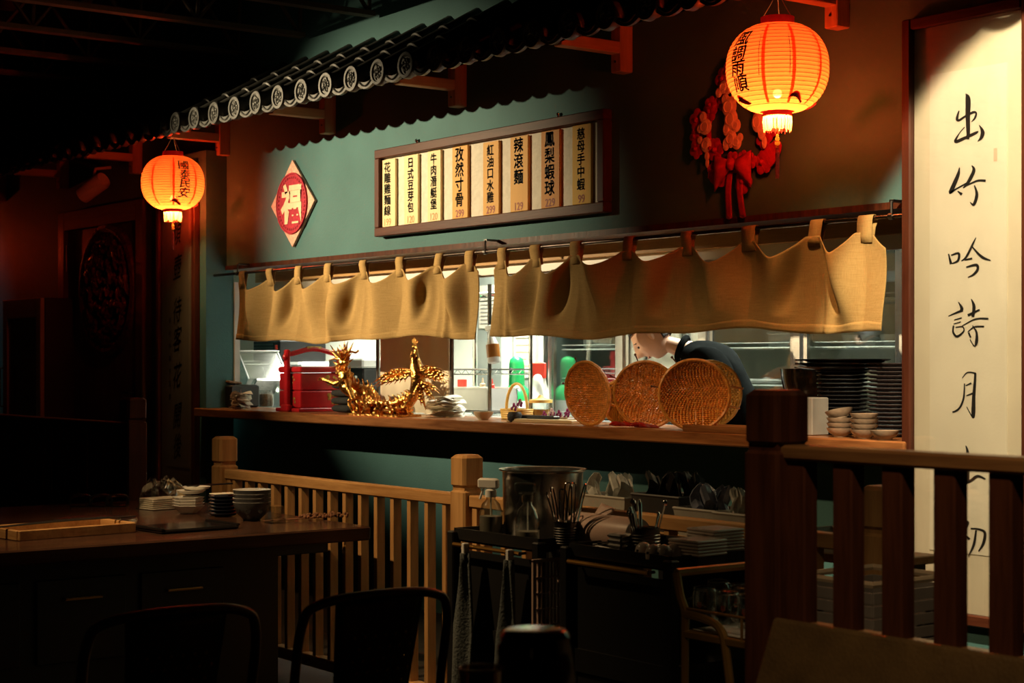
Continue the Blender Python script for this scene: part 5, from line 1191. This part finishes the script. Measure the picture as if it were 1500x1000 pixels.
# ================================================================== METAL CHAIRS
M['rust'] = pm('rust_brown_metal', (.10, .040, .016), .38, .7, var=.35, scale=15)
M['rustdark'] = pm('dark_brown_metal', (.075, .030, .016), .4, .6, var=.3, scale=15)
def chair(x, y, label):
    t = thing('metal_chair', label, 'chair', (x, y, 0), R(90))     # local -y is the back rest side seen from behind, sits towards +y
    h = .205
    bk_ = spl([(-h - .02, .03, .44), (-h, 0, .62), (-h + .005, -.035, .80), (-h + .05, -.045, .85), (0, -.055, .862), (h - .05, -.045, .85), (h - .005, -.035, .80), (h, 0, .62), (h + .02, .03, .44)], 7)
    MB().tube(bk_, .0115, 10).build('back_frame', 'rust', t, True)
    sp = MB().grid(lambda u, v: ((u - .5) * (.24 - .06 * (1 - v)), .02 - .072 * v - .012 * cos(pi * (u - .5)), .45 + .405 * v), 10, 16).build('back_splat', 'rustdark', t, True, solid=.003)
    for k in range(9):
        for j in range(6 if k > 3 else 5):
            u = (j - 2.5) * .028 + (.014 if k % 2 else 0); v = .22 + .07 * k
            if abs(u) > .085: continue
            MB().lathe([(.0001, .0), (.0042, .0), (.0034, .0012)], 8, T(u, .02 - .072 * v - .0162, .45 + .405 * v, rx=R(100))).build('rivet', 'brass', sp)
    MB().cham(-.20, .20, 0, .38, .435, .455, .008).build('seat', 'rust', t)
    for sx in (-1, 1):
        for sy in (0, 1): MB().tube([(sx * .185, .03 + .31 * sy, .44), (sx * .225, -.035 + .44 * sy, 0)], [.017, .011], 6).build('leg', 'rust', t)
    for y in (0, .37): MB().tube([(-.2, y, .22), (.2, y, .22)], .006, 6).build('stretcher', 'rust', t)
    return t
chair(-3.43, 1.64, 'brown metal chair with solid splat beside the thermos table')
chair(-3.40, 2.14, 'brown metal chair with riveted splat before the fence')
# ================================================================== SERVICE CARTS
CZt = .85
def cart(x0, x1, y0, y1, label):
    t = thing('utility_cart', label, 'cart', ((x0 + x1) / 2, (y0 + y1) / 2, 0)); hx, hy = (x1 - x0) / 2, (y1 - y0) / 2
    for z, lp in ((.12, .075), (.46, .075), (CZt - .043, .043)):
        MB().box(-hx, hx, -hy, hy, z, z + .006).box(-hx, hx, -hy, -hy + .006, z, z + lp).box(-hx, hx, hy - .006, hy, z, z + lp).box(-hx, -hx + .006, -hy, hy, z, z + lp).box(hx - .006, hx, -hy, hy, z, z + lp).build('tray', 'black', t)
    for sx in (-1, 1):
        for sy in (-1, 1):
            MB().cham(sx * hx - .018, sx * hx + .018, sy * hy - .018, sy * hy + .018, .08, CZt - .01, .004).build('upright', 'black', t)
            MB().lathe([(.03, -.012), (.03, .012)], 16, T(sx * hx, sy * hy, .03, ry=pi / 2)).box(sx * hx - .015, sx * hx + .015, sy * hy - .01, sy * hy + .01, .03, .09).build('caster', 'black', t)
    for y in (-hy + .01, hy - .01): MB().box(-hx, hx, y - .004, y + .004, .16, CZt - .07).build('side_panel', 'black', t)
    MB().tube([(-hx + .04, -hy - .03, CZt - .05), (hx - .06, -hy - .03, CZt - .05)], .007, 8).tube([(-hx + .05, -hy, CZt - .05), (-hx + .05, -hy - .03, CZt - .05)], .005, 6).tube([(hx - .07, -hy, CZt - .05), (hx - .07, -hy - .03, CZt - .05)], .005, 6).build('towel_bar', 'brass', t)
    MB().tube([(hx + .03, -hy + .05, CZt - .04), (hx + .03, hy - .05, CZt - .04)], .007, 8).build('push_bar', 'darksteel', t)
    return t
cart(-4.646, -4.185, 3.26, 3.66, 'black utility cart with hanging towels beside the fence post')
cart(-4.045, -3.58, 3.26, 3.66, 'black utility cart holding cutlery and white plates')
sh_ = CZt - .0365      # floor of the top trays
# grey towels on the bar
M['greytowel'] = pm('grey_towel', (.085, .10, .10), .95, var=.25, scale=120, bump=.4)
for k, px in enumerate((683, 748)):
    x = X(px, 3.22); t = thing('hanging_towel', ['grey towel clipped to the cart bar beside the fence post', 'grey towel clipped to the cart bar beside the pink grille'][k], 'towel', (x, 3.215, .80))
    MB().grid(lambda u, v: ((u - .5) * (.03 + .10 * min(1, v * 2.5)) - .02 * v, .012 * sin(9 * u + 3 * v + k) - .004, -.02 - .62 * v), 14, 18).build('cloth', 'greytowel', t, True, solid=.008)
    MB().cham(-.008, .008, -.01, .012, -.045, .012, .002).build('clip', 'white', t)
# pink-white plastic grille hanging on the cart side
gr_ = thing('plastic_grille', 'pink white plastic grille hanging on the side of the cart', 'rack', (-4.165, 3.275, .485))
M['pinkpl'] = pm('pink_white_plastic', (.60, .42, .34), .45)
for k in range(9): MB().cham(-.004, .004, -.052 + k * .0135, -.046 + k * .0135, 0, .30, .001).build('bar', 'pinkpl', gr_)
for k in range(7): MB().cham(-.005, .003, -.055, .065, k * .049, k * .049 + .006, .001).build('bar', 'pinkpl', gr_)
for (a, b, c, d) in ((-.058, -.050, -.004, .304), (.062, .070, -.004, .304), (-.058, .070, -.006, .004), (-.058, .070, .296, .306)): MB().cham(-.005, .005, a, b, c, d, .001).build('frame', 'pinkpl', gr_)
# steel stock pot
sp_ = thing('stock_pot', 'large steel stock pot on the black cart', 'pot', (X(795, 3.52), 3.52, sh_))
MB().lathe([(.125, 0), (.132, .01), (.135, .22), (.147, .226), (.147, .23), (.128, .228), (.124, .012), (.001, .010)], 44).build('body', 'steel', sp_, True)
def sprayer(px, Y, label, body, fill):
    t = thing('spray_bottle', label, 'bottle', (X(px, Y), Y, sh_), R(30))
    MB().lathe([(.036, 0), (.040, .008), (.040, .085), (.030, .115), (.016, .130), (.015, .14)], 22).build('body', body, t, True)
    MB().lathe([(.001, .002), (.037, .004), (.038, fill), (.001, fill)], 22).build('liquid', pm('cloudy_liquid', (.30, .27, .22), .4), t, True)
    MB().lathe([(.019, .138), (.019, .16), (.012, .165)], 14).cham(-.045, .028, -.013, .013, .165, .20, .006).tube([(-.025, 0, .168), (-.04, 0, .13)], .004, 6).build('trigger_head', 'white' if fill > .06 else 'clear', t, True)
    MB().tube([(0, 0, .01), (0, 0, .14)], .003, 5).build('dip_tube', 'white', t)
sprayer(719, 3.36, 'cloudy spray bottle beside the stock pot', 'clear', .075); sprayer(773, 3.33, 'clear spray bottle before the stock pot', 'clearglass', .045)
def holder(px, Y, label, r, h, kind, seed):
    t = thing('utensil_holder', label, 'holder', (X(px, Y), Y, sh_)); rr = random.Random(seed)
    MB().lathe([(r * .97, 0), (r, .004), (r, h), (r + .003, h + .002), (r - .003, h), (r - .004, .006), (.001, .005)], 32).build('can', 'darksteel', t, True)
    q = MB()
    for k in range(7): q.tube([((r + .0008) * cos(2 * pi * i / 32), (r + .0008) * sin(2 * pi * i / 32), .02 + k * (h - .03) / 7) for i in range(32)], .0012, 4, closed=True)
    q.build('ridge', 'steel', t)['kind'] = 'stuff'
    return t, rr
t, rr = holder(829, 3.36, 'steel can of tongs beside the stock pot', .038, .085, 't', 2); tz0 = sh_
for k in range(6):
    a = rr.uniform(0, 6); g = thing('steel_tongs', 'steel tongs standing in the can beside the stock pot', 'tongs', (t.location.x + .018 * cos(a), t.location.y + .014 * sin(a), sh_ + .012), a, 'tongs in the steel can'); l = rr.uniform(.15, .20); e = .025 + .03 * rr.random()
    for s in (-1, 1): MB().tube(spl([(s * .004, s * .008, 0), (e * .5, s * .012, l * .5), (e, s * .010, l * .95), (e, 0, l)], 4), .0028, 6).build('arm', 'chrome', g, True)
t, rr = holder(945, 3.36, 'steel can of spoons and forks on the cart', .044, .095, 'c', 6)
for k in range(9):
    a = rr.uniform(0, 6); g = thing('cutlery', 'steel cutlery handle standing in the can on the cart', 'cutlery', (t.location.x + .022 * cos(a), t.location.y + .02 * sin(a), sh_ + .01), a, 'cutlery in the steel can'); l = rr.uniform(.12, .17); e = rr.uniform(.0, .05)
    MB().tube([(0, 0, 0), (e * .5, 0, l * .5), (e, 0, l)], [.003, .004, .007], 6, flat=.45).ball((e, 0, l), .007, 8, 5, None, (1, .5, 1.4)).build('handle', 'chrome', g, True)
# roll of film on the cart
fr_ = thing('film_roll', 'fat roll of pink white plastic film across the carts', 'roll', (X(880, 3.44), 3.44, sh_ + .055))
L0 = X(846, 3.44) - X(880, 3.44); L1 = X(935, 3.44) - X(880, 3.44)
fm = pm('film_pink', (.62, .44, .36), .4, var=.06)
MB().lathe([(.020, L0), (.054, L0), (.055, L0 + .004), (.055, L1 - .004), (.054, L1), (.020, L1)], 36, T(ry=pi / 2), ring=True).build('film', fm, fr_, True)
MB().lathe([(.014, L0 - .003), (.022, L0 - .003), (.022, L1 + .003), (.014, L1 + .003)], 20, T(ry=pi / 2), ring=True).build('core', pm('grey_core', (.22, .24, .22), .6), fr_, True)
MB().grid(lambda u, v: (-.02 + .07 * u, -.01 + .03 * v, .053 + .035 * v * (1 - .4 * u)), 6, 4).build('loose_end', fm, fr_, True, solid=.001)
# small dishes
M['pinkcer'] = pm('warm_white_ceramic', (.72, .62, .54), .2, var=.04)
for k in range(4): lobj('condiment_tin', 'small square tin in the stack beside the film roll', 'tin', MB().cham(-.034, .034, -.03, .03, 0, .013, .005), 'steel', (X(910, 3.31), 3.31, sh_ + .001 + k * .0145 + .02), False, 'square tins on the cart')
lobj('tin_tray', 'steel tray under the square tins', 'tray', MB().cham(-.05, .05, -.035, .035, 0, .02, .004), 'darksteel', (X(910, 3.31), 3.31, sh_), False)
rr = random.Random(9)
for k in range(6):
    g = lobj('serving_spoon', 'steel spoon lying loose beside the film roll', 'spoon', MB().tube([(-.06, 0, .012), (0, 0, .02), (.05, 0, .014)], [.003, .003, .005], 6).ball((.06, 0, .014), .014, 10, 6, None, (1.3, 1, .35)), 'chrome', (X(868 + 6 * k, 3.31), 3.31 + rr.uniform(-.01, .02), sh_ + .006 * k), True, 'loose spoons on the cart'); g.rotation_euler = (0, 0, rr.uniform(-.5, .9))
for k, (px, Y) in enumerate(((947, 3.30), (962, 3.285), (977, 3.30), (990, 3.33), (1000, 3.36), (1012, 3.38))):
    b = thing('spoon_rest', 'upturned white cup with dark mark on the cart edge', 'cup', (X(px - 4, Y), Y, sh_ + .02), 0, 'upturned white cups on the cart')
    MB().lathe([(.026, 0), (.027, .012), (.022, .030), (.012, .040), (.001, .043)], 24).build('cup', 'pinkcer', b, True); MB().cham(-.005, .005, -.026, -.0235, .012, .022, .001).build('dark_mark', 'ink', b); MB().cham(-.02, .02, -.02, .02, -.02, .001, .003).build('spacer', 'black', b)
pq = MB().cham(-.062, .062, -.062, .062, 0, .008, .003).mesh('square_plate', 'pinkcer')
for k in range(5): tag(inst(pq, 'square_plate', None, (X(1022, 3.40), 3.40, sh_ + .001 + .0093 * k + .03), (0, 0, R(2))), 'white square plate in the shorter stack on the cart', 'plate', 'square plates on the cart')
for k in range(7): tag(inst(pq, 'square_plate', None, (X(1048, 3.53), 3.53, sh_ + .001 + .0093 * k + .03), (0, 0, R(-2))), 'white square plate in the taller stack on the cart', 'plate', 'square plates on the cart')
for px, Y in ((1022, 3.40), (1048, 3.53)): lobj('plate_riser', 'dark riser under a stack of square plates', 'riser', MB().cham(-.055, .055, -.055, .055, 0, .03, .003), 'black', (X(px, Y), Y, sh_), False, 'risers under the square plates')
# trough boxes resting on a shelf board behind the carts
shb = thing('fence_shelf', 'narrow wooden shelf board behind the carts', 'shelf', (-3.9, 3.95, 0))
MB().cham(-1.1, .60, -.12, .14, .80, .825, .003).build('board', 'wood_rail', shb)
for x in (-1.05, -.1, .55): MB().cham(x - .02, x + .02, -.09, .11, 0, .80, .003).build('support', 'wood_post', shb)
def tub(px, Y, w_, d_, h_, label, mat, fill=None, fm=None, seed=1):
    t = thing('storage_tub', label, 'tub', (X(px, Y), Y, .826)); q = MB(); e = .85
    for (a, b) in ((1.0, .0),):
        vs = [(-w_ * e, -d_ * e, 0), (w_ * e, -d_ * e, 0), (w_ * e, d_ * e, 0), (-w_ * e, d_ * e, 0), (-w_, -d_, h_), (w_, -d_, h_), (w_, d_, h_), (-w_, d_, h_)]
        q.add(vs, [(0, 3, 2, 1), (0, 1, 5, 4), (1, 2, 6, 5), (2, 3, 7, 6), (3, 0, 4, 7)])
    q.build('body', mat, t, solid=.004)
    MB().tube([(-w_, -d_, h_), (w_, -d_, h_), (w_, d_, h_), (-w_, d_, h_)], .005, 6, closed=True).build('rim', mat, t)
    if fill: 
        rr = random.Random(seed)
        for k in range(fill): 
            x, y = rr.uniform(-w_ * .7, w_ * .7), rr.uniform(-d_ * .5, d_ * .5); MB().grid(lambda u, v: (x + .05 * (u - .5) + .012 * sin(9 * v + k), y + .02 * sin(7 * u + k), .02 + (h_ + .05) * v + .012 * sin(11 * u + k)), 7, 6).build('packet', fm, t, False, solid=.001)
M['greytub'] = pm('grey_tub', (.30, .29, .25), .45); M['darktub'] = pm('dark_tub', (.02, .02, .02), .5); M['bluefilm'] = pm('blue_grey_film', (.16, .18, .24), .3, var=.4, scale=40); M['filmw'] = pm('milky_film', (.45, .46, .43), .3, var=.3, scale=30)
tub(905, 3.95, .13, .08, .10, 'grey tub of milky packets behind the film roll', 'greytub', 5, 'filmw', 1)
tub(985, 3.95, .12, .08, .12, 'black tub of chopstick packs behind the cutlery can', 'darktub', 8, 'darktub', 2)
tub(1043, 3.92, .10, .08, .09, 'grey tub of blue grey packets behind the square plates', 'greytub', 7, 'bluefilm', 3)
tub(1103, 3.90, .10, .08, .09, 'grey tub of clear sachets beside the dark post', 'greytub', 3, 'filmw', 4)
tub(1240, 3.92, .13, .08, .06, 'low clear tub on the shelf seen between the railing balusters', 'greytub')
# dark green bin in the cart
gbn = thing('waste_bin', 'dark green bin with yellow handle inside the black cart', 'bin', (X(900, 3.34), 3.36, .1265))
gbn.location.x = -3.84
MB().cham(-.08, .08, -.07, .12, 0, .29, .008).build('body', pm('dark_green_plastic', (.012, .022, .016), .4), gbn)
MB().tube([(-.035, -.074, .235), (.035, -.074, .235), (.035, -.074, .265), (-.035, -.074, .265)], .005, 6, closed=True).build('handle', pm('mustard_plastic', (.35, .20, .03), .5), gbn)
# brass trolley with glass mugs
gt = thing('glass_trolley', 'brass tube trolley with a cloth lined shelf of glass mugs', 'trolley', (0, 0, 0))
M['brassm'] = pm('matt_brass', (.34, .19, .045), .45, .5, var=.15)
ga = (X(1004, 3.22), 3.22); gz1, gzs = Z(1000, 838, 3.22), Z(1012, 924, 3.2)
gx0_, gx1_, gy0, gy1 = ga[0] + .02, ga[0] + .31, 3.20, 3.60
gt.location = (gx0_, gy0, 0)
W2, D2 = gx1_ - gx0_, gy1 - gy0
MB().tube([(-.035, 0, gz1), (-.035, D2, gz1)], .012, 8).build('top_bar', 'brassm', gt, True)
for y in (0, D2):
    MB().tube(spl([(-.035, y, gz1), (-.02, y, gz1 - .06), (.0, y, gzs + .05), (.0, y, gzs)], 4), .012, 8).build('handle_post', 'brassm', gt, True)
    MB().tube([(0, y, gzs + .05), (0, y, .05)], .011, 8).build('leg', 'brassm', gt, True)
    MB().tube(spl([(0, y - .002, gzs + .045), (.08, y - .002, gzs + .04), (.14, y - .002, gzs + .02), (.165, y - .002, gzs - .05), (.21, y - .002, gzs - .35), (.22, y - .002, .03)], 5), .012, 8).build('curved_leg', 'brassm', gt, True)
    MB().tube([(0, y, gzs + .06), (W2, y, gzs + .06)], .004, 6).build('guard_rail', 'brassm', gt)
    for x in (.22, W2): MB().tube([(x, y, gzs), (x, y, gzs + .06)], .004, 6).build('guard_post', 'brassm', gt)
MB().cham(0, W2, -.01, D2, gzs - .02, gzs, .003).build('shelf', 'brassm', gt); MB().cham(0, W2, 0, D2, .2, .22, .003).build('lower_shelf', 'brassm', gt)
for x in (.0, W2): MB().lathe([(.03, -.01), (.03, .01)], 14, T(x, D2 / 2, .03, ry=pi / 2)).build('wheel', 'black', gt)
MB().tube([(W2, 0, 0.03), (W2, 0, gzs)], .011, 8).tube([(W2, D2, .03), (W2, D2, gzs)], .011, 8).build('rear_leg', 'brassm', gt)
cl_ = tag(MB().grid(lambda u, v: (gx0_ + .02 + (W2 - .03) * u, gy0 + .01 + (D2 - .03) * v, gzs + .004 + .004 * sin(9 * u) * sin(7 * v) ** 2), 16, 12).build('lining_cloth', 'white', None, True, solid=.003), 'white cloth lining the brass trolley shelf', 'cloth')
def mug(x, y, lab, grp):
    t = thing('glass_mug', lab, 'mug', (x, y, gzs + .0115), R(random.uniform(-20, 20)), grp)
    MB().lathe([(.031, 0), (.032, .004), (.034, .07), (.030, .084), (.031, .092), (.012, .096), (.001, .096)], 26).build('glass', 'clearglass', t, True)
    MB().tube([(.031 * cos(2 * pi * i / 26), .031 * sin(2 * pi * i / 26), .085) for i in range(26)], .0022, 5, closed=True).build('base_ring', 'clear', t)
    MB().tube(spl([(-.01, -.033, .065), (-.014, -.055, .06), (-.014, -.056, .03), (-.01, -.034, .016)], 4), .0045, 7).build('handle', 'clearglass', t, True)
    vs, fs = glyphs('合', .018); MB().add([(p[0] + .008, -.0345, .045 - p[1]) for p in vs], fs).build('red_mark', pm('mark_red', (.45, .07, .02), .5), t)
for px, Y in ((1032, 3.32), (1065, 3.32), (1098, 3.32), (1052, 3.45), (1085, 3.45)): mug(X(px, Y), Y, 'upturned glass mug with small red mark on the brass trolley', 'glass mugs on the trolley')
# crate behind the railing
cx_ = X(1270, 3.45) + .02; crt = thing('storage_crate', 'grey slatted crate with pale rim behind the railing', 'crate', (cx_, 3.45, .62))
Wc, Dc, Hc = .13, .15, .22
M['crate'] = pm('grey_crate', (.20, .18, .16), .5)
MB().box(-Wc, Wc, -Dc, Dc, 0, .006).build('floor_panel', 'crate', crt)
for k in range(6):
    for s in (-1, 1):
        MB().cham(-Wc, Wc, s * Dc - .004, s * Dc + .004, .006 + k * .033, .034 + k * .033, .001).build('slat', 'crate', crt); MB().cham(s * Wc - .004, s * Wc + .004, -Dc, Dc, .006 + k * .033, .034 + k * .033, .001).build('slat', 'crate', crt)
MB().tube([(-Wc, -Dc, Hc), (Wc, -Dc, Hc), (Wc, Dc, Hc), (-Wc, Dc, Hc)], .009, 6, closed=True).build('rim', pm('pale_rim', (.55, .44, .30), .5), crt)
lobj('crate_stool', 'dark stool under the slatted crate', 'stool', MB().cham(-.15, .15, -.17, .17, .58, .62, .004).box(-.14, -.11, -.16, -.13, 0, .59).box(.11, .14, -.16, -.13, 0, .59).box(-.14, -.11, .13, .16, 0, .59).box(.11, .14, .13, .16, 0, .59), 'wood_dark', (cx_, 3.45, 0), False)
# ================================================================== NEAR TABLE, THERMOS AND GLASS
nt = thing('near_table', 'dark table under the black lidded thermos', 'table', (-2.05, 1.45, 0))
MB().cham(-.45, .45, -.5, .32, .71, .75, .005).build('table_top', 'tabletop', nt); MB().cham(-.05, .05, -.1, .0, .03, .71, .01).build('pillar', 'black', nt); MB().lathe([(.28, 0), (.28, .02), (.05, .04)], 28, T(0, -.05, 0)).build('foot', 'black', nt)
th = thing('thermos_jug', 'steel thermos jug with black lid in the foreground', 'thermos', (-2.09, 1.62, .75), R(200))
MB().lathe([(.060, 0), (.064, .01), (.064, .14), (.062, .15)], 36).build('body', pm('polished_steel', (.6, .58, .55), .10, 1, var=.04), th, True)
MB().lathe([(.063, .145), (.063, .16), (.057, .19), (.053, .222), (.054, .226), (.050, .233), (.045, .236), (.001, .234)], 36).build('lid', 'blackgloss', th, True)
MB().cham(-.03, .03, .050, .066, .195, .222, .006).build('spout', 'blackgloss', th); MB().tube(spl([(0, -.055, .20), (0, -.09, .195), (0, -.105, .12), (0, -.075, .04)], 5), .009, 8).build('handle', 'blackgloss', th, True)
q = (X(705, 1.50), 1.50); gl_ = thing('drinking_glass', 'ribbed amber drinking glass beside the thermos', 'glass', (q[0], q[1], .75))
hz_ = Z(705, 978, 1.5) - .75
MB().lathe([(.028, 0), (.030, .006), (.0335, hz_), (.031, hz_), (.027, .012), (.001, .01)], 28).build('glass', glass('amber_glass', (.75, .5, .25), .05, .15), gl_, True)
MB().tube([(.033 * cos(2 * pi * i / 28), .033 * sin(2 * pi * i / 28), hz_) for i in range(28)], .002, 6, closed=True).build('rim', 'brassm', gl_, True)
